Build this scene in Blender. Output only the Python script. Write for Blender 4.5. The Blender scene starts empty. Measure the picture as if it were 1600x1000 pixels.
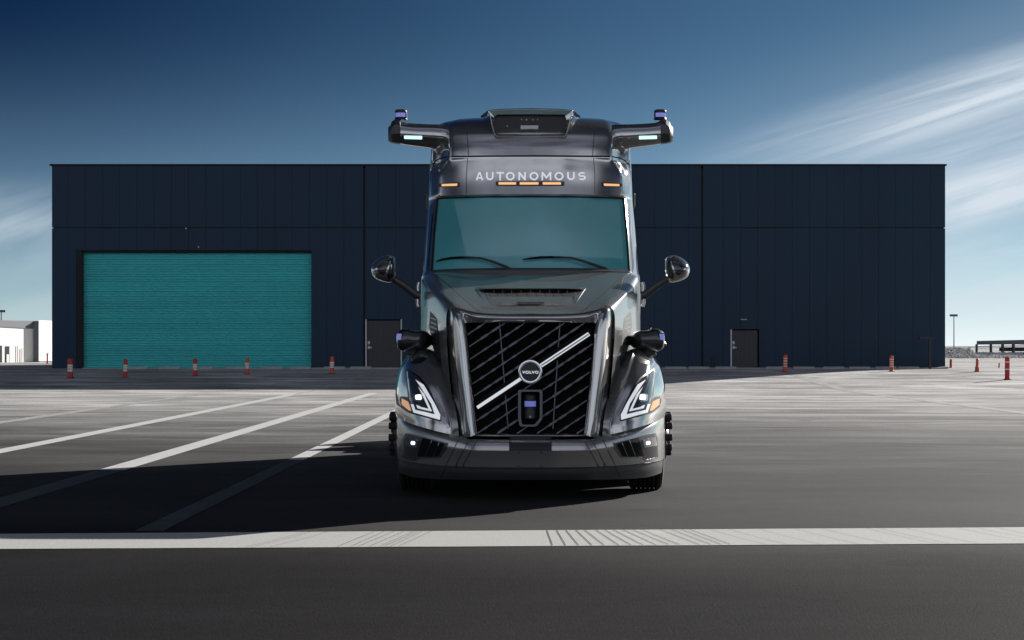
import bpy, bmesh, math, random
from mathutils import Vector, Matrix, geometry
from mathutils.bvhtree import BVHTree
random.seed(7)
R = math.radians
SC = bpy.context.scene
COL = SC.collection

# ------------------------------------------------------------------ camera
F, CX, CY, H = 3046.0, 829.0, 540.0, 1.43      # focal length in photo pixels, principal point, eye height
cam_d = bpy.data.cameras.new("camera"); cam = bpy.data.objects.new("camera", cam_d); COL.objects.link(cam)
cam.location = (0, 0, H); cam.rotation_euler = (R(90), 0, 0)
cam_d.sensor_width = 36; cam_d.lens = F/1600*36
cam_d.shift_x = -(CX-800)/1600; cam_d.shift_y = (CY-500)/1600
cam_d.clip_end = 6000
SC.camera = cam

# ------------------------------------------------------------------ sun and sky
KX, KY = 1.80, 2.05                            # shadow run per metre of height, sideways and towards the viewer
SUN_EL = math.atan(1/math.hypot(KX, KY)); SUN_AZ = math.atan2(KX, KY)   # azimuth from +Y towards +X
sd = bpy.data.lights.new("sun", 'SUN'); sun = bpy.data.objects.new("sun", sd); COL.objects.link(sun)
sd.energy = 5.0; sd.angle = R(0.5); sd.color = (1.0, 0.955, 0.9)
sun.rotation_euler = Vector((KX, KY, 1)).to_track_quat('Z', 'Y').to_euler()
sun.location = (60, 60, 60)

SKY = dict(s0=.50, s1=.93, ztop=.175, sidek=.58, zenith=(.6, .4, .35), low=(.56, .85, .90), high=(.002, .075, .17), cloud=(8.2, 9.2, 10.2), haze=(11.2, 12.0, 12.8), bank=(10.5, 11.1, 12.6), fill_veil=(3.6, 3.9, 5.2))  # unseen cloud bank and veil fill the truck; zenith darkened for shade
W = bpy.data.worlds.new("World"); SC.world = W; W.use_nodes = True
def build_world():
    nt = W.node_tree; N = nt.nodes; L = nt.links; N.clear()
    out = N.new('ShaderNodeOutputWorld'); bg = N.new('ShaderNodeBackground'); L.new(bg.outputs[0], out.inputs[0])
    bg.inputs[1].default_value = 0.05
    tc = N.new('ShaderNodeTexCoord')
    sep = N.new('ShaderNodeSeparateXYZ'); L.new(tc.outputs['Generated'], sep.inputs[0])
    def math_(op, a, b=None, c=None, clamp=False):
        m = N.new('ShaderNodeMath'); m.operation = op; m.use_clamp = clamp
        for i, v in enumerate((a, b, c)):
            if v is None: continue
            if isinstance(v, (int, float)): m.inputs[i].default_value = v
            else: L.new(v, m.inputs[i])
        return m.outputs[0]
    X, Y, Z = sep.outputs
    z2 = math_('MULTIPLY', math_('MAXIMUM', Z, 0.0), 2.0)
    zz = math_('ADD', z2, 0.03)
    cmb = N.new('ShaderNodeCombineXYZ'); L.new(X, cmb.inputs[0]); L.new(Y, cmb.inputs[1]); L.new(zz, cmb.inputs[2])
    nrm = N.new('ShaderNodeVectorMath'); nrm.operation = 'NORMALIZE'; L.new(cmb.outputs[0], nrm.inputs[0])
    sky = N.new('ShaderNodeTexSky'); sky.sky_type = 'NISHITA'; sky.sun_disc = False
    sky.sun_elevation = SUN_EL; sky.sun_rotation = SUN_AZ
    sky.air_density = 1.0; sky.dust_density = 0.6; sky.ozone_density = 3.0; sky.altitude = 300
    L.new(nrm.outputs[0], sky.inputs[0])
    def ramp(x, lo, hi, a=0.0, b=1.0, smooth=True):
        m = N.new('ShaderNodeMapRange'); m.inputs[1].default_value = lo; m.inputs[2].default_value = hi
        m.inputs[3].default_value = a; m.inputs[4].default_value = b
        if smooth: m.interpolation_type = 'SMOOTHSTEP'
        L.new(x, m.inputs[0]); return m.outputs[0]
    def mixc(f, a, b, mode='MIX'):
        m = N.new('ShaderNodeMix'); m.data_type = 'RGBA'; m.blend_type = mode
        for k, v in ((0, f), (6, a), (7, b)):
            if isinstance(v, (int, float)): m.inputs[k].default_value = v
            elif isinstance(v, tuple): m.inputs[k].default_value = (*v, 1)
            else: L.new(v, m.inputs[k])
        return m.outputs[2]
    # clear dry air: the blue deepens fast with height and away from the sun
    toward = math_('ADD', math_('MULTIPLY', X, math.sin(SUN_AZ)), math_('MULTIPLY', Y, math.cos(SUN_AZ)))
    side = ramp(toward, SKY['s0'], SKY['s1'])
    deep = math_('MULTIPLY', ramp(Z, -0.02, SKY['ztop']), math_('SUBTRACT', 1.0, math_('MULTIPLY', side, SKY['sidek'])))
    tinted = mixc(1.0, sky.outputs[0], mixc(deep, SKY['low'], SKY['high']), 'MULTIPLY')
    # unseen upper sky darkened further to deepen the shadows
    tinted = mixc(ramp(Z, .20, .60), tinted, mixc(1.0, tinted, SKY['zenith'], 'MULTIPLY'))
    hz = math_('POWER', math_('SUBTRACT', 1.0, math_('MINIMUM', math_('MAXIMUM', Z, 0.0), 1.0)), 26.0)
    hz = math_('MULTIPLY', hz, math_('ADD', 0.45, math_('MULTIPLY', side, 0.45)))
    base_sky = mixc(hz, tinted, SKY['haze'])
    # thin cirrus, in streaks that climb to the right
    a = math_('DIVIDE', X, math_('MAXIMUM', math_('ABSOLUTE', Y), 0.15))
    e = math_('DIVIDE', Z, math_('MAXIMUM', math_('ABSOLUTE', Y), 0.15))
    th = R(17)
    u = math_('ADD', math_('MULTIPLY', a, math.cos(th)), math_('MULTIPLY', e, math.sin(th)))
    v = math_('SUBTRACT', math_('MULTIPLY', e, math.cos(th)), math_('MULTIPLY', a, math.sin(th)))
    def noise(su, sv, scale, det, off, dist=0.0):
        c = N.new('ShaderNodeCombineXYZ'); L.new(math_('MULTIPLY', u, su), c.inputs[0]); L.new(math_('MULTIPLY', v, sv), c.inputs[1]); c.inputs[2].default_value = off
        n = N.new('ShaderNodeTexNoise'); n.inputs['Scale'].default_value = scale; n.inputs['Detail'].default_value = det
        n.inputs['Roughness'].default_value = 0.6; n.inputs['Distortion'].default_value = dist
        L.new(c.outputs[0], n.inputs['Vector']); return n.outputs[0]
    big = noise(3.0, 14.0, 1.0, 2.0, 3.3, 0.3)
    fine = noise(5.0, 90.0, 1.0, 6.0, 8.1, 0.6)
    # one broad streak right of the building, plus loose wisps on both sides
    s1 = math_('SUBTRACT', 1.0, ramp(math_('ABSOLUTE', math_('SUBTRACT', v, 0.056)), 0.0, 0.026))
    s1 = math_('MULTIPLY', s1, ramp(a, 0.05, 0.24))
    s2 = math_('SUBTRACT', 1.0, ramp(math_('ABSOLUTE', math_('SUBTRACT', v, 0.014)), 0.0, 0.04))
    s2 = math_('MULTIPLY', s2, ramp(a, 0.10, 0.24))
    low = math_('SUBTRACT', 1.0, ramp(e, 0.02, 0.13))
    wis = math_('MULTIPLY', ramp(big, 0.42, 0.70), low)
    sides = ramp(math_('ABSOLUTE', math_('ADD', a, 0.02)), 0.12, 0.26)
    wis = math_('MULTIPLY', wis, sides)
    tot = math_('ADD', math_('MULTIPLY', s1, 1.25), math_('MULTIPLY', s2, 0.9))
    tot = math_('ADD', tot, math_('MULTIPLY', wis, 0.8))
    tot = math_('MULTIPLY', tot, ramp(fine, 0.15, 0.66, .12, 1.0))
    tot = math_('MULTIPLY', tot, ramp(Z, 0.0, 0.03))
    # faint low cloud far to the left
    lf = math_('MULTIPLY', ramp(math_('MULTIPLY', a, -1.0), .17, .27), math_('SUBTRACT', 1.0, ramp(math_('ABSOLUTE', math_('SUBTRACT', e, .058)), 0.0, .035)))
    ln = noise(9.0, 40.0, 1.0, 5.0, 2.2, 0.5)
    tot = math_('ADD', tot, math_('MULTIPLY', math_('MULTIPLY', lf, ramp(ln, .3, .65, .2, 1.0)), .5))
    for ec, ew, k_ in ((.078, .018, .8), (.050, .014, .75), (.030, .012, .6)):
        vb = math_('SUBTRACT', e, math_('ADD', math_('MULTIPLY', a, .22), ec-.055))
        bnd = math_('MULTIPLY', ramp(a, .17, .24), math_('SUBTRACT', 1.0, ramp(math_('ABSOLUTE', vb), 0.0, ew)))
        tot = math_('ADD', tot, math_('MULTIPLY', math_('MULTIPLY', bnd, ramp(ln, .3, .62, .15, 1.0)), k_))
    # a wide pale veil round the streaks at the right
    rv = math_('MULTIPLY', ramp(a, .02, .26), math_('SUBTRACT', 1.0, ramp(math_('ABSOLUTE', math_('SUBTRACT', v, .040)), .01, .085)))
    tot = math_('ADD', tot, math_('MULTIPLY', rv, .22))
    tot = math_('MULTIPLY', tot, ramp(Y, 0.0, 0.3))
    tot = math_('MULTIPLY', tot, 0.75, clamp=True)
    c1 = mixc(tot, base_sky, SKY['cloud'])
    # unseen bank of broken cloud behind the viewer, shaped to fill truck and facade
    cv = N.new('ShaderNodeCombineXYZ'); L.new(math_('MULTIPLY', X, 2.2), cv.inputs[0]); L.new(math_('MULTIPLY', Y, 2.2), cv.inputs[1]); L.new(math_('MULTIPLY', Z, 7.0), cv.inputs[2])
    cn = N.new('ShaderNodeTexNoise'); cn.inputs['Scale'].default_value = .75; cn.inputs['Detail'].default_value = 2.5; cn.inputs['Distortion'].default_value = .1
    L.new(cv.outputs[0], cn.inputs['Vector'])
    bk = math_('MULTIPLY', ramp(cn.outputs[0], .32, .56, .25, 1.0), ramp(math_('MULTIPLY', Y, -1.0), -.4, .05))
    bk = math_('MULTIPLY', bk, math_('MULTIPLY', ramp(Z, 0.0, 0.04), ramp(Z, .62, .30, 0.0, 1.0) if False else math_('SUBTRACT', 1.0, ramp(math_('SUBTRACT', Z, ramp(math_('MULTIPLY', Y, -1.0), .45, .85, 0.0, .30)), .14, .34))))
    c2 = mixc(bk, c1, SKY['bank'])  # unseen cloud bank, added as fill light
    # unseen patchy high veil, added overhead and behind to brighten windscreen and fascia
    vv = N.new('ShaderNodeCombineXYZ'); zd = math_('ADD', math_('MAXIMUM', Z, 0.0), 0.25)
    L.new(math_('DIVIDE', X, zd), vv.inputs[0]); L.new(math_('MULTIPLY', math_('DIVIDE', Y, zd), 1.6), vv.inputs[1]); vv.inputs[2].default_value = 4.7
    vn = N.new('ShaderNodeTexNoise'); vn.inputs['Scale'].default_value = 1.15; vn.inputs['Detail'].default_value = 6; vn.inputs['Distortion'].default_value = .5
    L.new(vv.outputs[0], vn.inputs['Vector'])
    vk = math_('MULTIPLY', math_('MULTIPLY', ramp(vn.outputs[0], .38, .62, .35, 1.0), ramp(Z, .24, .42)), ramp(math_('MULTIPLY', Y, -1.0), .0, .25))
    vk = math_('MULTIPLY', vk, math_('SUBTRACT', 1.0, ramp(math_('ABSOLUTE', X), .30, .80)))
    c2 = mixc(math_('MULTIPLY', vk, .8), c2, SKY['fill_veil'])
    L.new(c2, bg.inputs[0])
build_world()
SC.view_settings.view_transform = 'Standard'; SC.view_settings.look = 'None'
SC.view_settings.exposure = 0.7; SC.view_settings.gamma = 1.0

# ------------------------------------------------------------------ helpers
def P(u, py, d):                      # photo pixel (u = pixels right of the truck's centre line) at a depth in metres
    return Vector((u/F*d, d, H-(py-CY)/F*d))
def gz(y):                            # ground height: flat lot, then a gentle rise to the building
    t = min(1, max(0, (y-59)/19)); return .485*t*t*(3-2*t)
def ground_at(px, py):
    d = 10.0
    lo, hi = 2.0, 2500.0
    for _ in range(60):
        m = (lo+hi)/2
        if H-(py-CY)/F*m > gz(m): lo = m
        else: hi = m
    return Vector(((px-CX)/F*lo, lo, gz(lo)))

MATS = {}
def mat(name, col, rough=.5, metal=0., coat=0., spec=.5, emit=None, es=1., alpha=1., noise=None, bump=None, ior=None, trans=0.):
    m = bpy.data.materials.new(name); m.use_nodes = True; nt = m.node_tree; b = nt.nodes['Principled BSDF']
    b.inputs['Base Color'].default_value = (*col, 1); b.inputs['Roughness'].default_value = rough
    b.inputs['Metallic'].default_value = metal; b.inputs['Coat Weight'].default_value = coat
    b.inputs['Coat Roughness'].default_value = .03
    b.inputs['Specular IOR Level'].default_value = spec
    b.inputs['Transmission Weight'].default_value = trans
    if ior: b.inputs['IOR'].default_value = ior
    b.inputs['Alpha'].default_value = alpha
    if emit: b.inputs['Emission Color'].default_value = (*emit, 1); b.inputs['Emission Strength'].default_value = es
    tc = None
    if noise or bump:
        tc = nt.nodes.new('ShaderNodeTexCoord')
    if noise:                         # (scale, amount, stretch vector)
        mp = nt.nodes.new('ShaderNodeMapping'); mp.inputs['Scale'].default_value = noise[2] if len(noise) > 2 else (1, 1, 1)
        nt.links.new(tc.outputs['Object'], mp.inputs[0])
        n = nt.nodes.new('ShaderNodeTexNoise'); n.inputs['Scale'].default_value = noise[0]; n.inputs['Detail'].default_value = 6
        nt.links.new(mp.outputs[0], n.inputs[0])
        mx = nt.nodes.new('ShaderNodeMix'); mx.data_type = 'RGBA'
        a = noise[1]
        mx.inputs[6].default_value = (*[c*(1-a) for c in col], 1); mx.inputs[7].default_value = (*[min(1, c*(1+a)) for c in col], 1)
        nt.links.new(n.outputs[0], mx.inputs[0]); nt.links.new(mx.outputs[2], b.inputs['Base Color'])
    if bump:
        n = nt.nodes.new('ShaderNodeTexNoise'); n.inputs['Scale'].default_value = bump[0]; n.inputs['Detail'].default_value = 4
        nt.links.new(tc.outputs['Object'], n.inputs[0])
        bp = nt.nodes.new('ShaderNodeBump'); bp.inputs['Strength'].default_value = bump[1]; bp.inputs['Distance'].default_value = bump[2] if len(bump) > 2 else .01
        nt.links.new(n.outputs[0], bp.inputs['Height']); nt.links.new(bp.outputs[0], b.inputs['Normal'])
    MATS[name] = m
    return m

def cr(p0, p1, p2, p3, t):
    return .5*((2*p1)+(-p0+p2)*t+(2*p0-5*p1+4*p2-p3)*t*t+(-p0+3*p1-3*p2+p3)*t*t*t)
def smooth_line(pts, n, sharp=()):
    """Catmull-Rom through pts; indices in sharp keep a corner"""
    out = []
    for i in range(len(pts)-1):
        p1, p2 = pts[i], pts[i+1]
        p0 = pts[i-1] if i > 0 and i not in sharp else p1*2-p2
        p3 = pts[i+2] if i+2 < len(pts) and (i+1) not in sharp else p2*2-p1
        for k in range(n): out.append(cr(p0, p1, p2, p3, k/n))
    out.append(pts[-1].copy()); return out

class MB:
    def __init__(s): s.v = []; s.f = []
    def add(s, vs, fs):
        o = len(s.v); s.v += [Vector(v) for v in vs]; s.f += [tuple(o+i for i in f) for f in fs]; return s
    def grid(s, rows, close_u=False):
        nr, nc = len(rows), len(rows[0]); vs = [p for r in rows for p in r]; fs = []
        for i in range(nr-1):
            for j in range(nc-1 if not close_u else nc):
                k = (j+1) % nc; fs.append((i*nc+j, i*nc+k, (i+1)*nc+k, (i+1)*nc+j))
        return s.add(vs, fs)
    def surf(s, rows, nu=4, nv=4, sharp_u=(), sharp_v=(), keep=None):
        """smooth patch through a control grid; keep(i,j) False drops the control cell"""
        rr = [smooth_line(r, nu, sharp_u) for r in rows]
        cols = [smooth_line([r[j] for r in rr], nv, sharp_v) for j in range(len(rr[0]))]
        nr = len(cols[0]); nc = len(cols); vs = [cols[j][i] for i in range(nr) for j in range(nc)]; fs = []
        for i in range(nr-1):
            for j in range(nc-1):
                if keep and not keep(i//nv, j//nu): continue
                fs.append((i*nc+j, i*nc+j+1, (i+1)*nc+j+1, (i+1)*nc+j))
        return s.add(vs, fs)
    def mirror(s):
        o = len(s.v); n = [Vector((-v.x, v.y, v.z)) for v in s.v]; fs = [tuple(o+i for i in reversed(f)) for f in s.f]
        s.v += n; s.f += fs; return s
    def box(s, x0, x1, y0, y1, z0, z1):
        vs = [(x, y, z) for x in (x0, x1) for y in (y0, y1) for z in (z0, z1)]
        return s.add(vs, [(0, 1, 3, 2), (4, 6, 7, 5), (0, 4, 5, 1), (2, 3, 7, 6), (0, 2, 6, 4), (1, 5, 7, 3)])
    def prism(s, poly, dv):
        """poly: list of Vector (planar, any count), extruded by dv"""
        n = len(poly); dv = Vector(dv); vs = list(poly)+[p+dv for p in poly]
        tri = geometry.tessellate_polygon([poly])
        fs = [tuple(t) for t in tri]+[tuple(n+i for i in reversed(t)) for t in tri]
        fs += [(i, (i+1) % n, n+(i+1) % n, n+i) for i in range(n)]
        return s.add(vs, fs)
    def tube(s, pts, r, seg=10, caps=True, flat=1.0):
        pts = [Vector(p) for p in pts]; rows = []
        rs = r if isinstance(r, (list, tuple)) else [r]*len(pts)
        up0 = Vector((0, 0, 1))
        for i, p in enumerate(pts):
            t = (pts[min(i+1, len(pts)-1)]-pts[max(i-1, 0)]).normalized()
            up = up0 if abs(t.z) < .95 else Vector((0, 1, 0))
            a = t.cross(up).normalized(); b = a.cross(t).normalized()
            rows.append([p+a*math.cos(2*math.pi*k/seg)*rs[i]*flat+b*math.sin(2*math.pi*k/seg)*rs[i] for k in range(seg)])
        s.grid(rows, True)
        if caps:
            o = len(s.v)-len(pts)*seg
            s.f.append(tuple(o+k for k in reversed(range(seg)))); s.f.append(tuple(o+(len(pts)-1)*seg+k for k in range(seg)))
        return s
    def lathe(s, prof, org, axis='Z', seg=24):
        """prof: (r, h) along the axis"""
        org = Vector(org); rows = []
        for r, h in prof:
            row = []
            for k in range(seg):
                c, q = math.cos(2*math.pi*k/seg)*r, math.sin(2*math.pi*k/seg)*r
                row.append(org+Vector({'Z': (c, q, h), 'X': (h, c, q), 'Y': (c, h, q)}[axis]))
            rows.append(row)
        s.grid(rows, True); o = len(s.v)-len(rows)*seg
        s.f.append(tuple(o+k for k in range(seg))); s.f.append(tuple(o+(len(rows)-1)*seg+k for k in reversed(range(seg))))
        return s
    def bvh(s): return BVHTree.FromPolygons([v[:] for v in s.v], s.f)
    def build(s, name, m, parent=None, smooth=35, bevel=0, clean=True):
        me = bpy.data.meshes.new(name); org = Vector((0, 0, 0))
        if parent is not None: org = world_loc(parent)
        me.from_pydata([(v-org)[:] for v in s.v], [], s.f); me.update()
        bm = bmesh.new(); bm.from_mesh(me)
        if clean: bmesh.ops.remove_doubles(bm, verts=bm.verts, dist=.0004)
        bmesh.ops.dissolve_degenerate(bm, dist=.0002, edges=bm.edges)
        bmesh.ops.recalc_face_normals(bm, faces=bm.faces)
        bm.to_mesh(me); bm.free()
        for p in me.polygons: p.use_smooth = smooth > 0
        if smooth > 0: me.set_sharp_from_angle(angle=R(smooth))
        me.materials.append(MATS[m] if isinstance(m, str) else m)
        o = bpy.data.objects.new(name, me); COL.objects.link(o)
        if parent is not None: o.parent = parent
        if bevel:
            bv = o.modifiers.new("bevel", 'BEVEL'); bv.width = bevel; bv.segments = 2; bv.limit_method = 'ANGLE'; bv.angle_limit = R(40)
        return o
def each(mb, name, m, parent, **k):
    """one object per separate piece"""
    par = list(range(len(mb.v)))
    def find(i):
        while par[i] != i: par[i] = par[par[i]]; i = par[i]
        return i
    for f in mb.f:
        for i in f[1:]: par[find(i)] = find(f[0])
    groups = {}
    for f in mb.f: groups.setdefault(find(f[0]), []).append(f)
    out = []
    for fs in groups.values():
        ids = sorted({i for f in fs for i in f}); mp = {i: j for j, i in enumerate(ids)}
        q = MB(); q.add([mb.v[i] for i in ids], [tuple(mp[i] for i in f) for f in fs]); out.append(q.build(name, m, parent, **k))
    return out
def world_loc(o):
    v = Vector(o.location)
    while o.parent is not None: o = o.parent; v = v+Vector(o.location)
    return v
def tag(o, label=None, cat=None, group=None, kind=None):
    if label: o["label"] = label
    if cat: o["category"] = cat
    if group: o["group"] = group
    if kind: o["kind"] = kind
    return o
def empty(name, loc, label, cat, group=None):
    o = bpy.data.objects.new(name, None); o.location = loc; COL.objects.link(o); o.empty_display_size = .2
    return tag(o, label, cat, group)

def hit(bvh, px, py, dflt=None):
    o = Vector((0, 0, H)); d = Vector(((px-CX)/F, 1, -(py-CY)/F)); n = d.normalized()
    loc, nor, idx, dist = bvh.ray_cast(o, n)
    if loc is None:
        return (o+d*dflt, n) if dflt else (None, n)
    return loc, n
def inside(poly, x, y):
    c = False; n = len(poly); j = n-1
    for i in range(n):
        xi, yi = poly[i]; xj, yj = poly[j]
        if (yi > y) != (yj > y) and x < (xj-xi)*(y-yi)/(yj-yi)+xi: c = not c
        j = i
    return c
def densify(poly, step):
    out = []
    for i in range(len(poly)):
        a = Vector(poly[i]); b = Vector(poly[(i+1) % len(poly)]); n = max(1, int((b-a).length/step))
        for k in range(n): out.append(a.lerp(b, k/n))
    return out
def rounded(poly, r, seg=4):
    out = []; n = len(poly)
    for i in range(n):
        p = Vector(poly[i]); a = Vector(poly[i-1]); b = Vector(poly[(i+1) % n])
        ra = min(r, (a-p).length*.45); rb = min(r, (b-p).length*.45)
        s = p+(a-p).normalized()*ra; e = p+(b-p).normalized()*rb
        for k in range(seg+1):
            t = k/seg; out.append(tuple(s.lerp(p, t).lerp(p.lerp(e, t), t)))
    return out
def decal(mb, poly, bvh, off=.005, thick=.02, step=4.0, holes=()):
    """a plate of real thickness lying on the surface found under the outline"""
    loops = [densify(poly, step)]+[densify(h, step) for h in holes]
    pts = []; edges = []
    for lp in loops:
        o = len(pts); pts += lp; edges += [(o+i, o+(i+1) % len(lp)) for i in range(len(lp))]
    xs = [p[0] for p in loops[0]]; ys = [p[1] for p in loops[0]]
    x = min(xs)+step*.7
    while x < max(xs):
        y = min(ys)+step*.7
        while y < max(ys):
            if inside(loops[0], x, y) and not any(inside(h, x, y) for h in loops[1:]):
                if min((Vector((x, y))-p).length for p in pts[:sum(len(l) for l in loops)]) > step*.5: pts.append(Vector((x, y)))
            y += step
        x += step
    r = geometry.delaunay_2d_cdt([Vector((p[0], p[1])) for p in pts], edges, [], 2 if not holes else 2, 1e-4)
    v2, fc = r[0], r[2]
    front = []; back = []; last = None; res = []
    for p in v2:
        loc, n = hit(bvh, p[0], p[1]); res.append((p, loc, n))
        if loc is not None: last = loc.y
    if last is None: print("decal misses surface", poly[0]); return mb
    good = [(p, l) for p, l, n in res if l is not None]
    for p, loc, n in res:
        if loc is None:
            q = min(good, key=lambda g: (g[0]-p).length)[1]; loc = Vector((0, 0, H))+Vector(((p[0]-CX)/F, 1, -(p[1]-CY)/F))*q.y
        front.append(loc-n*off); back.append(loc+n*thick)
    F_ = []
    for f in fc:
        c = sum((v2[i] for i in f), Vector((0, 0)))/len(f)
        if inside(loops[0], c[0], c[1]) and not any(inside(h, c[0], c[1]) for h in loops[1:]): F_.append(tuple(f))
    n = len(front); ec = {}
    for f in F_:
        for i in range(len(f)):
            a, b = f[i], f[(i+1) % len(f)]; ec[(a, b)] = ec.get((a, b), 0)+1
    side = [(b, a, n+a, n+b) for (a, b) in ec if (b, a) not in ec]
    return mb.add(front+back, F_+[tuple(n+i for i in reversed(f)) for f in F_]+side)
def stroke(pts, w):
    """closed outline of a line of width w (pixels)"""
    pts = [Vector(p) for p in pts]; L_, R_ = [], []
    for i, p in enumerate(pts):
        t = (pts[min(i+1, len(pts)-1)]-pts[max(i-1, 0)]).normalized(); n = Vector((-t.y, t.x))*w/2
        L_.append(tuple(p+n)); R_.append(tuple(p-n))
    return L_+R_[::-1]
def mx(poly): return [(2*CX-x, y) for x, y in poly]

# ------------------------------------------------------------------ materials
mat('paint', (.44, .437, .43), rough=.085, metal=.8, coat=1.0)
mat('paint_hood', (.27, .267, .262), rough=.24, metal=.55, coat=.4)
mat('paint_bumper', (.42, .415, .405), rough=.26, metal=.7, coat=.5)
mat('paint_dark', (.03, .032, .036), rough=.3, metal=.5, coat=.8)
mat('satin', (.06, .062, .066), rough=.42, metal=.4)
mat('fog_glass', (.35, .36, .38), rough=.15, metal=.6, coat=1)
mat('satin_light', (.075, .075, .08), rough=.4, metal=.5)
mat('black', (.006, .006, .007), rough=.4)
mat('matte_black', (.004, .004, .004), rough=.85, spec=.2)
mat('rubber', (.012, .012, .012), rough=.75, bump=(60, .3, .004))
mat('trim', (.02, .021, .023), rough=.5)
mat('chrome', (.72, .74, .76), rough=.18, metal=1)
mat('steel', (.30, .31, .33), rough=.3, metal=.9)
mat('slat_metal', (.13, .135, .16), rough=.3, metal=.85)
mat('lens', (.05, .055, .06), rough=.06, coat=1)
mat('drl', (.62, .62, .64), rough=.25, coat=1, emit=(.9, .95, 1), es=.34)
mat('projector', (.9, .92, .95), rough=.1, emit=(.95, .97, 1), es=.9)
mat('amber', (.75, .27, .05), rough=.3, coat=.6, emit=(1, .40, .1), es=.28)
mat('marker', (.85, .45, .2), rough=.3, emit=(1, .52, .22), es=.5)
mat('aqua', (.5, .9, .9), rough=.3, emit=(.55, 1, 1), es=.85)
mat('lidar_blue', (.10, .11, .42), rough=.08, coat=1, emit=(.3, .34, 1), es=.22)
mat('letter', (.85, .87, .9), rough=.4, emit=(.92, .95, 1), es=.28)  # faint glow added to brighten the lettering in shade
mat('glass', (.15, .62, .66), rough=.05, coat=1, spec=.9, alpha=.62, noise=(1.4, .35, (1, 1, .4)))
MATS['glass'].node_tree.nodes['Principled BSDF'].inputs['Coat IOR'].default_value = 1.9
mat('side_glass', (.004, .005, .006), rough=.05, coat=1)
mat('seat', (.14, .14, .145), rough=.8)
mat('reflection_pale', (.62, .63, .64), rough=.9)  # pale sheet imitating a reflection in the windscreen
mat('plate', (.008, .008, .009), rough=.6)

def wall_mat():
    m = mat('wall_metal', (.0062, .0255, .052), rough=.45, metal=0, spec=.22, noise=(.5, .3, (1, 1, .35)))
    return m
wall_mat()
mat('joint', (.004, .006, .009), rough=.8)
mat('door_grey', (.022, .022, .030), rough=.5)
mat('frame_white', (.5, .5, .52), rough=.4)
mat('teal', (.07, .55, .56), rough=.45, metal=.1, noise=(1.0, .22, (.05, 1, 1.5)))
mat('concrete', (.30, .29, .28), rough=.85, noise=(3, .3))
mat('red', (.42, .02, .012), rough=.5, noise=(8, .25))
mat('orange_red', (.55, .06, .02), rough=.5, noise=(8, .25))
mat('white_band', (.62, .6, .56), rough=.5, noise=(14, .4))
mat('white_wall', (.82, .81, .78), rough=.7)
mat('grey_wall', (.14, .15, .17), rough=.7)
mat('grey_steel', (.09, .10, .13), rough=.6)
mat('window_dark', (.03, .035, .04), rough=.2)
mat('rock', (.06, .06, .06), rough=.95, noise=(1.2, .8), bump=(1, .9, .5))
mat('rock_pale', (.62, .61, .6), rough=.95, noise=(1.2, .5))
mat('hill', (.14, .145, .15), rough=1, noise=(.02, .5))
mat('pole_grey', (.3, .31, .33), rough=.5)

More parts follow.
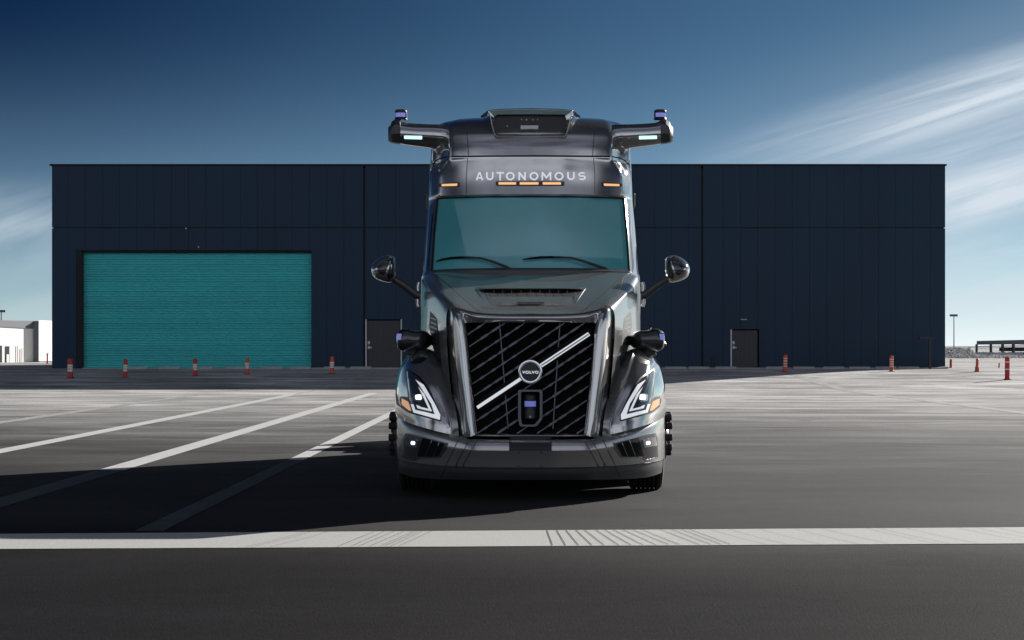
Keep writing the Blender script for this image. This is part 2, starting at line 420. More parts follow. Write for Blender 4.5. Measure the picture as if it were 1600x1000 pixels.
def ground_mat():
    m = bpy.data.materials.new('asphalt'); m.use_nodes = True; nt = m.node_tree; N = nt.nodes; L = nt.links
    b = N['Principled BSDF']; g = N.new('ShaderNodeNewGeometry')
    sep = N.new('ShaderNodeSeparateXYZ'); L.new(g.outputs['Position'], sep.inputs[0])
    def noise(scale, st, det=6, rot=0, rough=.6, dist=0):
        mp = N.new('ShaderNodeMapping'); mp.inputs['Scale'].default_value = st; mp.inputs['Rotation'].default_value = (0, 0, rot)
        L.new(g.outputs['Position'], mp.inputs[0])
        n = N.new('ShaderNodeTexNoise'); n.inputs['Scale'].default_value = scale; n.inputs['Detail'].default_value = det
        n.inputs['Roughness'].default_value = rough; n.inputs['Distortion'].default_value = dist
        L.new(mp.outputs[0], n.inputs[0]); return n.outputs[0]
    def rng(x, a, b_, c, d, smooth=True):
        r = N.new('ShaderNodeMapRange'); r.inputs[1].default_value = a; r.inputs[2].default_value = b_
        r.inputs[3].default_value = c; r.inputs[4].default_value = d
        if smooth: r.interpolation_type = 'SMOOTHSTEP'
        L.new(x, r.inputs[0]); return r.outputs[0]
    def mul(a, b_):
        r = N.new('ShaderNodeMath'); r.operation = 'MULTIPLY'; L.new(a, r.inputs[0])
        if isinstance(b_, float): r.inputs[1].default_value = b_
        else: L.new(b_, r.inputs[1])
        return r.outputs[0]
    # worn, bleached old surface far out; younger darker surface in front of the stop line
    wear = N.new('ShaderNodeMath'); wear.operation = 'ADD'
    L.new(sep.outputs[1], wear.inputs[0]); L.new(mul(noise(.06, (1, 1, 1), 3), 14.0), wear.inputs[1])
    def mixf(f, a, b_):
        r = N.new('ShaderNodeMix'); r.data_type = 'RGBA'
        L.new(f, r.inputs[0])
        for i, v in ((6, a), (7, b_)):
            if isinstance(v, tuple): r.inputs[i].default_value = v
            else: L.new(v, r.inputs[i])
        return r.outputs[2]
    base = rng(wear.outputs[0], 26, 62, 0.0, 1.0)
    fresh = rng(wear.outputs[0], 18, 24.5, 0.0, 1.0)
    near = mixf(fresh, (.0145, .0135, .0155, 1), (.031, .0295, .030, 1))
    mixc = N.new('ShaderNodeMix'); mixc.data_type = 'RGBA'; L.new(base, mixc.inputs[0])
    L.new(near, mixc.inputs[6]); mixc.inputs[7].default_value = (.46, .455, .45, 1)
    far = rng(sep.outputs[1], 15, 28, 0.3, 1.0)
    def soft(x):                      # the streaks of old wear fade out on the newer surface
        r = N.new('ShaderNodeMix'); r.data_type = 'FLOAT'; L.new(far, r.inputs[0]); r.inputs[2].default_value = 1.0; L.new(x, r.inputs[3]); return r.outputs[0]
    streak = soft(rng(noise(.42, (.36, 1.0, 1), 7, R(35), .65, 1.2), .3, .7, .52, 1.32))
    streak2 = soft(rng(noise(1.9, (.16, 1.0, 1), 5, R(-24), .6, .4), .35, .65, .82, 1.14))
    grain = rng(noise(75, (1, 1, 1), 4, 0, .75), .25, .75, .55, 1.5)
    grain2 = rng(noise(14, (1, 1, 1), 6, 0, .7), .3, .7, .82, 1.18)
    blot = rng(noise(.45, (.7, 1, 1), 6, .4, .6, .5), .3, .7, .74, 1.2)
    stain = rng(noise(.9, (1, 1, 1), 3, 2.0, .5), .66, .76, 1.0, .6)
    k = mul(mul(mul(streak, streak2), mul(grain, blot)), mul(grain2, stain))
    mv = N.new('ShaderNodeVectorMath'); mv.operation = 'SCALE'; L.new(mixc.outputs[2], mv.inputs[0]); L.new(k, mv.inputs['Scale'])
    L.new(mv.outputs[0], b.inputs['Base Color'])
    b.inputs['Roughness'].default_value = .78; L.new(rng(fresh, 0.0, 1.0, .045, .17), b.inputs['Specular IOR Level'])
    bp = N.new('ShaderNodeBump'); bp.inputs['Strength'].default_value = .6; bp.inputs['Distance'].default_value = .008
    L.new(noise(60, (1, 1, 1), 5), bp.inputs['Height']); L.new(bp.outputs[0], b.inputs['Normal'])
    MATS['asphalt'] = m
ground_mat()
def paint_line_mat(name, col, wear):
    m = bpy.data.materials.new(name); m.use_nodes = True; nt = m.node_tree; N = nt.nodes; L = nt.links
    b = N['Principled BSDF']; g = N.new('ShaderNodeNewGeometry')
    n = N.new('ShaderNodeTexNoise'); n.inputs['Scale'].default_value = 9; n.inputs['Detail'].default_value = 8; n.inputs['Roughness'].default_value = .7
    mp = N.new('ShaderNodeMapping'); mp.inputs['Scale'].default_value = (.35, 1.2, 1); L.new(g.outputs['Position'], mp.inputs[0]); L.new(mp.outputs[0], n.inputs[0])
    r = N.new('ShaderNodeMapRange'); r.inputs[1].default_value = wear; r.inputs[2].default_value = wear+.14; L.new(n.outputs[0], r.inputs[0])
    mxn = N.new('ShaderNodeMix'); mxn.data_type = 'RGBA'; L.new(r.outputs[0], mxn.inputs[0])
    mxn.inputs[6].default_value = tuple(c*.45 for c in col)+(1,); mxn.inputs[7].default_value = (*col, 1)
    n2 = N.new('ShaderNodeTexNoise'); n2.inputs['Scale'].default_value = 60; n2.inputs['Detail'].default_value = 3; L.new(g.outputs['Position'], n2.inputs[0])
    r2 = N.new('ShaderNodeMapRange'); r2.inputs[1].default_value = .3; r2.inputs[2].default_value = .7; r2.inputs[3].default_value = .85; r2.inputs[4].default_value = 1.1
    L.new(n2.outputs[0], r2.inputs[0])
    vs = N.new('ShaderNodeVectorMath'); vs.operation = 'SCALE'; L.new(mxn.outputs[2], vs.inputs[0]); L.new(r2.outputs[0], vs.inputs['Scale'])
    L.new(vs.outputs[0], b.inputs['Base Color']); b.inputs['Roughness'].default_value = .6
    MATS[name] = m
paint_line_mat('line_paint', (.66, .66, .65), .30)
paint_line_mat('stop_paint', (.54, .54, .515), .25)
paint_line_mat('shaded_worn_paint', (.10, .10, .098), .46)  # worn paint with the truck's shadow also put into its colour
paint_line_mat('faded_paint', (.53, .53, .52), .40)

# ------------------------------------------------------------------ ground
def build_ground():
    ys = [-400, -50, 0, 5, 10, 14, 18, 22, 26, 30, 35, 40, 45, 50, 55]+[59+i for i in range(20)]+[80, 90, 110, 145, 200, 400, 1000, 2500, 5000]
    xs = [-3000, -500, -100, -40, -20, -10, -5, 0, 5, 10, 20, 40, 100, 500, 3000]
    mb = MB(); mb.grid([[Vector((x, y, gz(y))) for x in xs] for y in ys])
    o = mb.build('parking_lot_ground', 'asphalt', smooth=30); tag(o, kind='structure')
    for f in o.data.polygons:
        if f.normal.z < 0: o.data.flip_normals(); break
build_ground()
def strip(name, xa, xb, y0, y1, m, z=.004, n=1):
    mb = MB(); rows = []
    ys = [y0+(y1-y0)*i/max(1, n) for i in range(n+1)]
    for y in ys:
        t = (y-y0)/(y1-y0); c = xa[0]+(xb[0]-xa[0])*t; w = xa[1]+(xb[1]-xa[1])*t
        rows.append([Vector((c-w/2, y, gz(y)+z)), Vector((c+w/2, y, gz(y)+z))])
    mb.grid(rows); o = mb.build(name, m, smooth=0); tag(o, kind='structure'); return o
# bay lines run straight away from the viewer
strip('painted_bay_line', (-2.93, .21), (-2.92, .22), 24.4, 58, 'line_paint', n=20)
strip('shaded_worn_bay_line', (-2.94, .22), (-2.93, .21), 15.0, 24.4, 'shaded_worn_paint', n=20)  # stretch inside the truck's shadow, darkened in the paint
strip('painted_bay_line', (-4.81, .31), (-4.72, .30), 22.4, 59, 'line_paint', n=20)
strip('shaded_worn_bay_line', (-4.84, .31), (-4.81, .31), 15.0, 22.4, 'shaded_worn_paint', n=20)
strip('painted_bay_line', (-7.25, .30), (-6.95, .30), 15.6, 57, 'line_paint', n=20)
strip('painted_bay_line', (-6.95, .13), (-6.1, .10), 57.5, 72, 'faded_paint', n=20)
strip('painted_bay_line', (-10.0, .35), (-9.7, .30), 15.6, 57, 'faded_paint', n=20)
strip('painted_bay_line', (10.6, .40), (9.6, .40), 36, 76, 'faded_paint', n=30)
# the wide stop line across the foreground
def stop_line():
    x0, x1 = -9, 9
    fa = lambda x: 15.05+.068*x; fb = lambda x: 13.87+.052*x
    mb = MB(); xs = [x0+(x1-x0)*i/60 for i in range(61)]
    mb.grid([[Vector((x, fb(x)+random.uniform(-.006, .006), .004)) for x in xs], [Vector((x, fa(x)+random.uniform(-.006, .006), .004)) for x in xs]])
    tag(mb.build('painted_stop_line', 'stop_paint', smooth=0), kind='structure')
    mb = MB()
    def crack(px, lean, w, cur=0):
        p = ground_at(px, 829); xa = p.x; ya = fa(xa)-.02; yb = fb(xa+lean)+.02
        pts = [Vector((xa+lean*t+cur*math.sin(math.pi*t), ya+(yb-ya)*t, .008)) for t in [i/6 for i in range(7)]]
        mb.grid([[p-Vector((w/2, 0, 0)), p+Vector((w/2, 0, 0))] for p in pts])
    for px in (588, 603, 618, 634, 648, 655, 662, 676): crack(px, -.16+random.uniform(-.02, .02), .0035, .0)
    for i in range(16):
        if i in (11,): continue
        crack(856+i*14.8+random.uniform(-1.5, 1.5), .03+.17*min(1, i/9), .0062, 0)
    for i in range(11): crack(1110+i*47+random.uniform(-20, 20), .3, .0035, -.02)
    for i in range(3): crack(480+i*18+random.uniform(-8, 8), -.3, .003, .02)
    tag(mb.build('scored_grooves', 'matte_black', smooth=0), kind='structure')
stop_line()

# ------------------------------------------------------------------ warehouse
BD = 80.0                              # depth of the front wall
def bx(px, d=BD): return (px-CX)/F*d
def bz(py, d=BD): return H-(py-CY)/F*d
def warehouse():
    zb = gz(BD); X0, X1 = bx(81), bx(1477); zt = bz(259)
    w = empty('warehouse', ((X0+X1)/2, BD, zb), 'big dark navy metal-panelled warehouse with a teal roller door behind the truck', 'warehouse')
    openings = [(bx(119), bx(487), zb-.2, bz(391)), (bx(571), bx(628), zb-.2, bz(499)), (bx(1141.5), bx(1186), zb-.2, bz(514.5))]
    # solid core, set back where the doors are
    core = MB()
    segs = sorted(openings)
    y0 = BD+.05; xs = X0+.05
    for (a, b, z0, z1) in segs:
        core.box(xs, a-.02, y0, BD+20, zb-.3, zt-.1)
        core.box(a-.02, b+.02, y0, BD+20, z1+.02, zt-.1); core.box(a-.02, b+.02, BD+.9, BD+20, zb-.3, z1+.02); xs = b+.02
    core.box(xs, X1-.05, y0, BD+20, zb-.3, zt-.1)
    core.build('inner_wall', 'joint', w, smooth=0)
    seams = [bx(569), bx(1097)]
    vx = [X0]
    px = 106.0
    while px < 1470:
        if all(abs(px-s) > 9 for s in (569, 1097, 1477)): vx.append(bx(px))
        px += 26.95
    vx += seams+[X1]; vx = sorted(vx)
    hz = bz(356)
    wall = MB()
    def sub(rects, op):
        out = []
        for (a, b, c, d) in rects:
            if op[1] <= a or op[0] >= b or op[3] <= c or op[2] >= d: out.append((a, b, c, d)); continue
            if op[0] > a: out.append((a, op[0], c, d))
            if op[1] < b: out.append((op[1], b, c, d))
            A, B = max(a, op[0]), min(b, op[1])
            if op[3] < d: out.append((A, B, op[3], d))
        return out
    for i in range(len(vx)-1):
        a, b = vx[i], vx[i+1]
        ga = .045 if any(abs(a-s) < .01 for s in seams) else .004; gb = .045 if any(abs(b-s) < .01 for s in seams) else .004
        rects = [(a+ga, b-gb, zb-.02, hz-.018), (a+ga, b-gb, hz+.018, zt)]
        for op in openings: rects = sub(rects, op)
        for r in rects:
            if r[1]-r[0] > .02 and r[3]-r[2] > .02: wall.box(r[0], r[1], BD, BD+.06, r[2], r[3])
    for sx, sgn in ((X0, -1), (X1, 1)):       # the side walls, panelled too
        for k in range(25):
            y = BD+.07+k*.77
            wall.box(min(sx, sx-sgn*.05), max(sx, sx-sgn*.05), y+.008, y+.762, zb-.02, hz-.018); wall.box(min(sx, sx-sgn*.05), max(sx, sx-sgn*.05), y+.008, y+.762, hz+.018, zt)
    wall.build('wall', 'wall_metal', w, smooth=0)
    rf = MB(); rf.box(X0-.08, X1+.05, BD-.06, BD+20.1, zt+.001, zt+.07); rf.build('roof', 'joint', w, smooth=0)
    # roller door: corrugated curtain, jambs, sill
    a, b, _, z1 = openings[0]
    rd = MB(); ca = bx(128); cb = b-.02; y = BD+.32; n = 47; rows = []
    zs = zb+.03; pitch = (z1-.06-zs)/n
    for i in range(n*6+1):
        z = zs+i*pitch/6; ph = (i % 6)/6; dy = .052*math.sin(ph*2*math.pi)
        rows.append([Vector((ca+(cb-ca)*k/24, y-dy, z)) for k in range(25)])
    rd.grid(rows); o = rd.build('roller_door', 'teal', w, smooth=60)
    j = MB(); j.box(a, ca, BD+.02, BD+.5, zb, z1); j.build('door_jamb', 'joint', w, smooth=0)
    j = MB(); j.box(ca, b, BD+.1, BD+.5, z1-.09, z1); j.build('door_header', 'joint', w, smooth=0)
    j = MB(); j.box(ca, b, BD+.05, BD+.3, zb, zb+.03); j.build('door_sill', 'concrete', w, smooth=0)
    j = MB(); j.box(ca, ca+.03, BD+.12, BD+.2, zb+.03, z1-.1); j.box(b-.03, b, BD+.12, BD+.2, zb+.03, z1-.1); each(j, 'door_track', 'door_grey', w, smooth=0)
    for (a, b, _, z1), both in ((openings[1], True), (openings[2], False)):
        d = MB(); y = BD+.10; n = 6
        for i in range(n):
            x0 = a+.05+(b-a-.1)*i/n; x1 = a+.05+(b-a-.1)*(i+1)/n
            d.box(x0+.006, x1-.006, y, y+.05, zb+.03, z1-.05)
        d.box(a+.05, b-.05, y+.01, y+.06, zb+.03, z1-.05)
        dd = d.build('door', 'door_grey', w, smooth=0)
        fr = MB(); fr.box(a, a+.05, BD-.012, BD+.1, zb, z1)
        if both: fr.box(b-.05, b, BD-.012, BD+.1, zb, z1)
        each(fr, 'door_frame', 'frame_white', dd, smooth=0)
        h = MB(); hx = a+.13
        h.box(hx-.045, hx+.045, y-.03, y-.001, zb+1.0, zb+1.13); h.box(hx-.02, hx+.12, y-.05, y-.031, zb+.84, zb+.89); h.box(hx-.04, hx+.04, y-.03, y-.001, zb+.81, zb+.93)
        each(h, 'door_handle', 'frame_white', dd, smooth=0)
    l = MB(); l.box(bx(1157), bx(1166.5), BD-.12, BD-.001, bz(500), bz(498.4)); l.build('door_lamp', 'pole_grey', w, smooth=0)
    l = MB(); l.tube([(bx(1112.5), BD-.03, zb+.05), (bx(1112.5), BD-.03, bz(557.5)), (bx(1116.5), BD-.03, bz(557.5)), (bx(1116.5), BD-.03, zb+.05)], .018, 6); l.build('conduit', 'black', w)
    for px_, py_ in ((310.5, 386), (291, 357)):
        l = MB(); l.lathe([(.03, 0), (.03, .03), (.02, .05)], (bx(px_), BD-.05, bz(py_)), 'Y', 10); l.build('wall_spotlight', 'frame_white', w)
warehouse()
# low kerb of separate concrete wheel stops at the foot of the wall
def kerb():
    mb = MB(); mb.box(bx(490), bx(1470), BD-1.1, BD-.02, gz(BD-.5)-.1, gz(BD)+.05)
    o = mb.build('kerb', 'concrete', smooth=0, bevel=.01); tag(o, kind='structure')
kerb()
def wheel_stops():
    src = None; k = 0
    px = 205.0; lst = []
    for px in [210, 262, 318, 372, 424, 470]+[520+i*41 for i in range(23)]:
        if 600 < px < 1045 or 1140 < px < 1190: continue
        lst.append(px)
    for k, px in enumerate(lst):
        x = bx(px, BD-1.6)+random.uniform(-.1, .1); y = BD-1.55
        if src is None:
            mb = MB(); prof = [(-.09, 0), (-.08, .06), (-.05, .10), (.05, .10), (.08, .06), (.09, 0)]
            mb.prism([Vector((x-.42, y+a, gz(y)+b)) for a, b in prof], (.84, 0, 0))
            e = empty('wheel_stop', (x, y, gz(y)), 'low pale concrete wheel stop in the row along the warehouse wall', 'wheel stop', 'wheel stops along the warehouse wall')
            bpy.data.objects.remove(e)
            src = mb.build('wheel_stop', 'concrete', smooth=0)
            me = src.data
            for v in me.vertices: v.co -= Vector((x, y, gz(y)))
            src.location = (x, y, gz(y)); o = src
        else:
            o = src.copy(); COL.objects.link(o); o.location = (x, y, gz(y)); o.rotation_euler[2] = random.uniform(-.04, .04)
        nth = ['first', 'second', 'third', 'fourth', 'fifth', 'sixth', 'seventh', 'eighth', 'ninth', 'tenth', 'eleventh', 'twelfth', 'thirteenth', 'fourteenth', 'fifteenth', 'sixteenth', 'seventeenth', 'eighteenth', 'nineteenth', 'twentieth']
        nl = sum(1 for p_ in lst if p_ < 600)
        tag(o, ('low concrete wheel stop left of the truck, %s from the left' % nth[k]) if k < nl else ('low concrete wheel stop right of the truck, %s from the truck' % nth[k-nl]), 'wheel stop', 'wheel stops along the warehouse wall')
wheel_stops()

# ------------------------------------------------------------------ channelizer posts
def post(px, pyb, pyt, wpx, m, style, label):
    g = ground_at(px, pyb); d = g.y; s = d/F; h = (pyb-pyt)*s; r = wpx*s/2
    e = empty('traffic_post', g, label, 'traffic post', 'red traffic posts around the lot')
    o = g
    b = MB()
    if style == 'cone':
        b.lathe([(r*1.45, 0), (r*1.45, h*.05), (r*1.2, h*.06), (r*1.1, h*.38), (r*.75, h*.42), (r*.75, h*.86), (r*.9, h*.87), (r*.9, h*.92), (r*.5, h*.97), (r*.45, h)], o, 'Z', 14)
    else:
        b.lathe([(r*1.12, 0), (r*1.12, h*.06), (r, h*.08), (r*.97, h*.9), (r*.99, h*.93), (r*.8, h*.985), (r*.3, h)], o, 'Z', 14)
    b.build('tube', m, e)
    k = MB(); k.lathe([(r*1.7, 0), (r*1.7, h*.02), (r*1.3, h*.035)], o+Vector((0, 0, -.001)), 'Z', 10); k.build('base', 'black', e)
    e.rotation_euler = (random.uniform(-.03, .03), random.uniform(-.045, .045), 0)
    if style == 'band':
        w = MB(); w.lathe([(r*1.03, h*.34), (r*1.035, h*.35), (r*1.02, h*.68), (r*.99, h*.69)], o, 'Z', 14); w.build('reflective_band', 'white_band', e)
        w = MB()
        for z in (.42, .5, .58): w.lathe([(r*1.05, h*z), (r*1.05, h*(z+.018))], o, 'Z', 14)
        w.build('band_stripe', m, e)
    elif style == 'rings':
        for z in (.43, .74):
            w = MB(); w.lathe([(r*1.04, h*z), (r*1.04, h*(z+.05))], o, 'Z', 14); w.build('reflective_ring', 'white_band', e)
    elif style == 'cone':
        w = MB(); w.lathe([(r*.8, h*.48), (r*.8, h*.7)], o, 'Z', 14); w.build('reflective_band', 'marker' if False else 'orange_red', e)
    elif style == 'slim':
        w = MB()
        for z in (.3, .45, .6, .75): w.lathe([(r*1.03, h*z), (r*1.03, h*(z+.06))], o, 'Z', 12)
        w.build('reflective_band', 'white_band', e)
post(110, 591, 560, 8.6, 'red', 'band', 'thick red post with broad pale band before the dark wall left of the teal door')
post(195.5, 590, 561, 6.4, 'red', 'band', 'red post with cream band before the left part of the teal roller door')
post(305, 587.5, 560, 6.6, 'red', 'band', 'red post with pale band before the middle of the teal roller door')
post(386, 584.5, 559, 6.2, 'orange_red', 'band', 'red post with short pale band before the right part of the teal roller door')
post(518.5, 584, 557, 6.6, 'orange_red', 'band', 'red post with pale band before the navy wall right of the teal door')
post(1226.5, 581, 554, 6.6, 'orange_red', 'slim', 'orange red post with lettered pale band right of the white-framed side door')
post(1393, 580.5, 556, 6, 'orange_red', 'slim', 'slim orange red post before the right part of the navy wall')
post(1485.5, 575, 561, 4, 'orange_red', 'plain', 'small orange red post just past the right corner of the warehouse')
post(1526.5, 581, 560, 5.6, 'orange_red', 'cone', 'orange red cone-footed post standing on the open lot right of the warehouse')
post(1574, 593.5, 557, 7.8, 'red', 'rings', 'tall dark red post with two thin pale rings, nearest right edge')
post(1561, 574.5, 567, 2.4, 'orange_red', 'plain', 'tiny distant red post left of the tall ringed post')

# ------------------------------------------------------------------ street furniture
def flood(px, pyb, pyt, d, hw, r, name, label, m='pole_grey'):
    x = (px-CX)/F*d; zb = gz(d); zt = H-(pyt-CY)/F*d
    e = empty(name, (x, d, zb), label, 'lamp post')
    b = MB(); b.tube([(x, d, zb), (x, d, zt)], [r*1.3, r], 10); b.build('pole', m, e)
    b = MB(); b.box(x-hw, x+hw*.9, d-.12, d+.12, zt, zt+.13*d/140+.03); b.build('lamp_head', 'grey_steel', e, smooth=0, bevel=.01)
flood(1490.5, 560, 494.5, 150, .30, .036, 'lamp_post', 'thin pale lamp post with flat T head beyond the right corner of the warehouse')
flood(2, 565, 488, 110, .28, .03, 'lamp_post', 'thin dark lamp post at the far left in front of the white building', 'grey_steel')
e = empty('t_post', (bx(1453, 78.6), 78.6, gz(78.6)), 'dark T-shaped post with a flat crossbar against the right end of the navy wall', 'post')
b = MB(); x = bx(1453, 78.6); zt = bz(529.5, 78.6); b.box(x-.05, x+.05, 78.55, 78.65, gz(78.6), zt); b.build('pole', 'black', e, smooth=0)
b = MB(); b.box(x-.44, x+.16, 78.5, 78.7, zt, zt+.07); b.box(x+.0, x+.17, 78.5, 78.7, zt-.02, zt-.001); b.build('crossbar', 'black', e, smooth=0)
# small concrete block at the wall corner
mb = MB(); mb.prism([Vector((bx(1457), 79.2, .48)), Vector((bx(1475), 79.2, .48)), Vector((bx(1475), 79.2, .58)), Vector((bx(1458), 79.2, .53))], (0, .5, 0))
tag(mb.build('concrete_block', 'concrete', smooth=0), 'low pale concrete wedge at the right corner of the navy wall', 'concrete block')

# left background: pale building, barrier
def left_building():
    d = 112.0; q = lambda px, py, dd=d: Vector(((px-CX)/F*dd, dd, H-(py-CY)/F*dd))
    # its long wall faces the sun side; it runs away from the viewer
    A = Vector(((-90-CX)/F*104, 104, .485)); B = Vector(((53-CX)/F*d, d, .485))
    e = empty('pale_building', A.lerp(B, .5), 'low white-walled building with grey upper storey, far left behind the lot', 'building')
    n = Vector((B.y-A.y, -(B.x-A.x), 0)).normalized()
    def wall(a, b, z0a, z1a, z1b, th, off=0.0, zb_=None):
        o = n*off
        return [a+o+Vector((0, 0, z0a)), b+o+Vector((0, 0, z0a if zb_ is None else zb_)), b+o+Vector((0, 0, z1b)), a+o+Vector((0, 0, z1a))]
    hB = H-(514-CY)/F*d-.485; hA = H-(506-CY)/F*104-.485
    zT = H-(501.5-CY)/F*d-.485
    w = MB(); w.prism(wall(A, B, 0, hA, hB, .3), -n*.4); w.build('wall', 'white_wall', e, smooth=0)
    t = (B-A).normalized()
    up = MB(); up.prism(wall(A, B+t*.1, hA+.01, zT, zT, .3, .05, hB+.01), -n*.5); up.build('fascia', 'grey_wall', e, smooth=0)
    c0 = Vector(((53-CX)/F*d, d, .485)); c1 = Vector(((61-CX)/F*d, d+.2, .485))
    pl = MB(); pl.box(c0.x+.02, c1.x, d-.1, d+6, .485, .485+zT); pl.build('end_pier', 'grey_wall', e, smooth=0)
    fin = MB(); x0 = (62-CX)/F*d; x1 = (72-CX)/F*d
    fin.prism([Vector((x0, d-.2, .485)), Vector((x1, d+1.6, .485)), Vector((x1, d+1.6, .485+zT+.03)), Vector((x0, d-.2, .485+zT+.03))], (-.12, .5, 0)); fin.build('end_fin', 'white_wall', e, smooth=0)
    L_ = (B-A).length
    def on(px):
        # where the view ray through px meets the wall line
        k = (px-CX)/F; # x = k*y ; A + s*(B-A)
        s = (k*A.y-A.x)/((B.x-A.x)-k*(B.y-A.y)); return A+(B-A)*s
    for (a, b, top, nm) in ((-2, 3.2, 540, 'door'), (7.5, 14.6, 541, 'door')):
        p, q_ = on(a), on(b); z1 = H-(top-CY)/F*p.y-.485
        m = MB(); m.prism([p+n*.01, q_+n*.01, q_+n*.01+Vector((0, 0, z1)), p+n*.01+Vector((0, 0, z1))], -n*.08); dd = m.build(nm, 'window_dark', e, smooth=0)
        if a > 0:
            m = MB(); p, q_ = on(9.5), on(13); m.prism([p+n*.04, q_+n*.04, q_+n*.04+Vector((0, 0, z1*.5)), p+n*.04+Vector((0, 0, z1*.5))], -n*.02); m.build('door_panel', 'white_wall', dd, smooth=0)
    for px in (26.5, 33):
        p = on(px)+n*.05; m = MB(); m.tube([p, p+Vector((0, 0, .8 if px > 30 else .95))], .02, 6); m.build('downpipe', 'grey_wall', e)
left_building()
def barrier():
    d = 100.0; s = d/F; x = (74-CX)*s; zb = gz(d)
    e = empty('barrier', (x, d, zb), 'red post with a red boom reaching to the dark warehouse corner at far left', 'barrier')
    b = MB(); b.box(x-.035, x+.035, d-.04, d+.04, zb, H-(553-CY)*s); b.build('post', 'red', e, smooth=0)
    b = MB(); b.box((71.5-CX)*s, (76.5-CX)*s, d-.05, d+.05, H-(553-CY)*s, H-(552-CY)*s); b.build('top_plate', 'black', e, smooth=0)
    b = MB(); b.box((61-CX)*s, (84-CX)*s, d-.1, d-.041, H-(565.4-CY)*s, H-(564.2-CY)*s); b.build('boom', 'red', e, smooth=0)
barrier()
# pale utility hut and pole between pale building and warehouse
def hut():
    d = 125.0; s = d/F
    e = empty('utility_hut', ((77-CX)*s, d, gz(d)), 'small pale hut with thin masts between the white building and the warehouse corner', 'hut')
    b = MB(); b.box((73.3-CX)*s, (88-CX)*s, d, d+2, gz(d), H-(543-CY)*s); b.build('wall', 'white_wall', e, smooth=0)
    b = MB(); b.box((73-CX)*s, (88.3-CX)*s, d-.05, d+2.05, H-(543-CY)*s, H-(541.6-CY)*s); b.build('roof', 'grey_wall', e, smooth=0)
    for px, t in ((75.5, 525), (78.5, 519)):
        b = MB(); b.tube([((px-CX)*s, d+1, H-(541.6-CY)*s), ((px-CX)*s, d+1, H-(t-CY)*s)], .018, 6); b.build('mast', 'grey_steel', e)
hut()

# right background: canopy, rock bank, hills
def canopy():
    d = 150.0; s = d/F; q = lambda px: (px-CX)*s; z = lambda py: H-(py-CY)*s; zb = gz(d)
    e = empty('open_canopy', (q(1600), d, zb), 'long flat-roofed open canopy on thin columns beyond the lot at far right', 'canopy')
    b = MB(); b.prism([Vector((q(1526), d, z(538.5))), Vector((q(1760), d, z(537))), Vector((q(1760), d, z(527))), Vector((q(1526), d, z(532.7)))], (.7, 3, 0)); b.build('roof', 'grey_steel', e, smooth=0)
    for px in (1527, 1549.5, 1568, 1585, 1612, 1640, 1680, 1720):
        for dy in (.1, 2.7):
            c = MB(); c.box(q(px)-.05+dy*.2, q(px)+.05+dy*.2, d+dy, d+dy+.1, zb, z(537.5)); c.build('column', 'grey_steel', e, smooth=0)
    b = MB()
    for k, y_ in enumerate((541.5, 545.5)): b.box(q(1527), q(1549), d+.2, d+.25, z(y_), z(y_-.7))
    b.box(q(1575), q(1640), d+2.8, d+2.85, z(549), z(543)); each(b, 'rail', 'grey_steel', e, smooth=0)
canopy()
def bank():
    # loose pale rubble heaped along the edge of the lot: nobody could count the stones
    mb = MB(); rnd = random.Random(3)
    d = 146.0; s = d/F
    def stone(x, y, z, r):
        vs = []; fs = [(0, 1, 2), (0, 2, 3), (0, 3, 4), (0, 4, 1), (5, 2, 1), (5, 3, 2), (5, 4, 3), (5, 1, 4)]
        for p in ((0, 0, 1), (1, 0, 0), (0, 1, 0), (-1, 0, 0), (0, -1, 0), (0, 0, -1)):
            vs.append((x+(p[0]+rnd.uniform(-.3, .3))*r*1.2, y+(p[1]+rnd.uniform(-.3, .3))*r, z+(p[2]+rnd.uniform(-.3, .3))*r*.7))
        mb.add(vs, fs)
    for i in range(2600):
        px = rnd.uniform(1462, 1660) ; t = rnd.random(); top = 17 if px < 1530 else 9
        stone((px-CX)*s, d+t*3, gz(d)+t*top*s*.98, rnd.uniform(.03, .085))
    o = mb.build('rubble', 'rock_pale', smooth=0); tag(o, kind='stuff')
    mb = MB(); rows = []
    for t, h in ((0, 0), (.15, .12), (1, 1.0), (1.6, .9), (3, 0)):
        rows.append([Vector(((px-CX)*s, d+t*3, gz(d)-.05+h*(.78+rnd.uniform(-.04, .04) if px < 1530 else .42+rnd.uniform(-.05, .05)))) for px in range(1455, 1760, 6)])
    mb.grid(rows); tag(mb.build('bank', 'rock', smooth=0), kind='structure')
    # distant low hills
    mb = MB(); rows = []; ang = [R(a) for a in range(-60, 61, 2)]
    for dist, k in ((800, 0), (860, .7), (950, 1.0), (1150, .2), (1300, 0)):
        rows.append([Vector((math.sin(a)*dist, math.cos(a)*dist, k*(3.2+2.4*math.sin(a*21+1)+1.2*math.sin(a*47)) if a > 0 else k*2.0)) for a in ang])
    mb.grid(rows); tag(mb.build('hills', 'hill'), kind='structure')
bank()

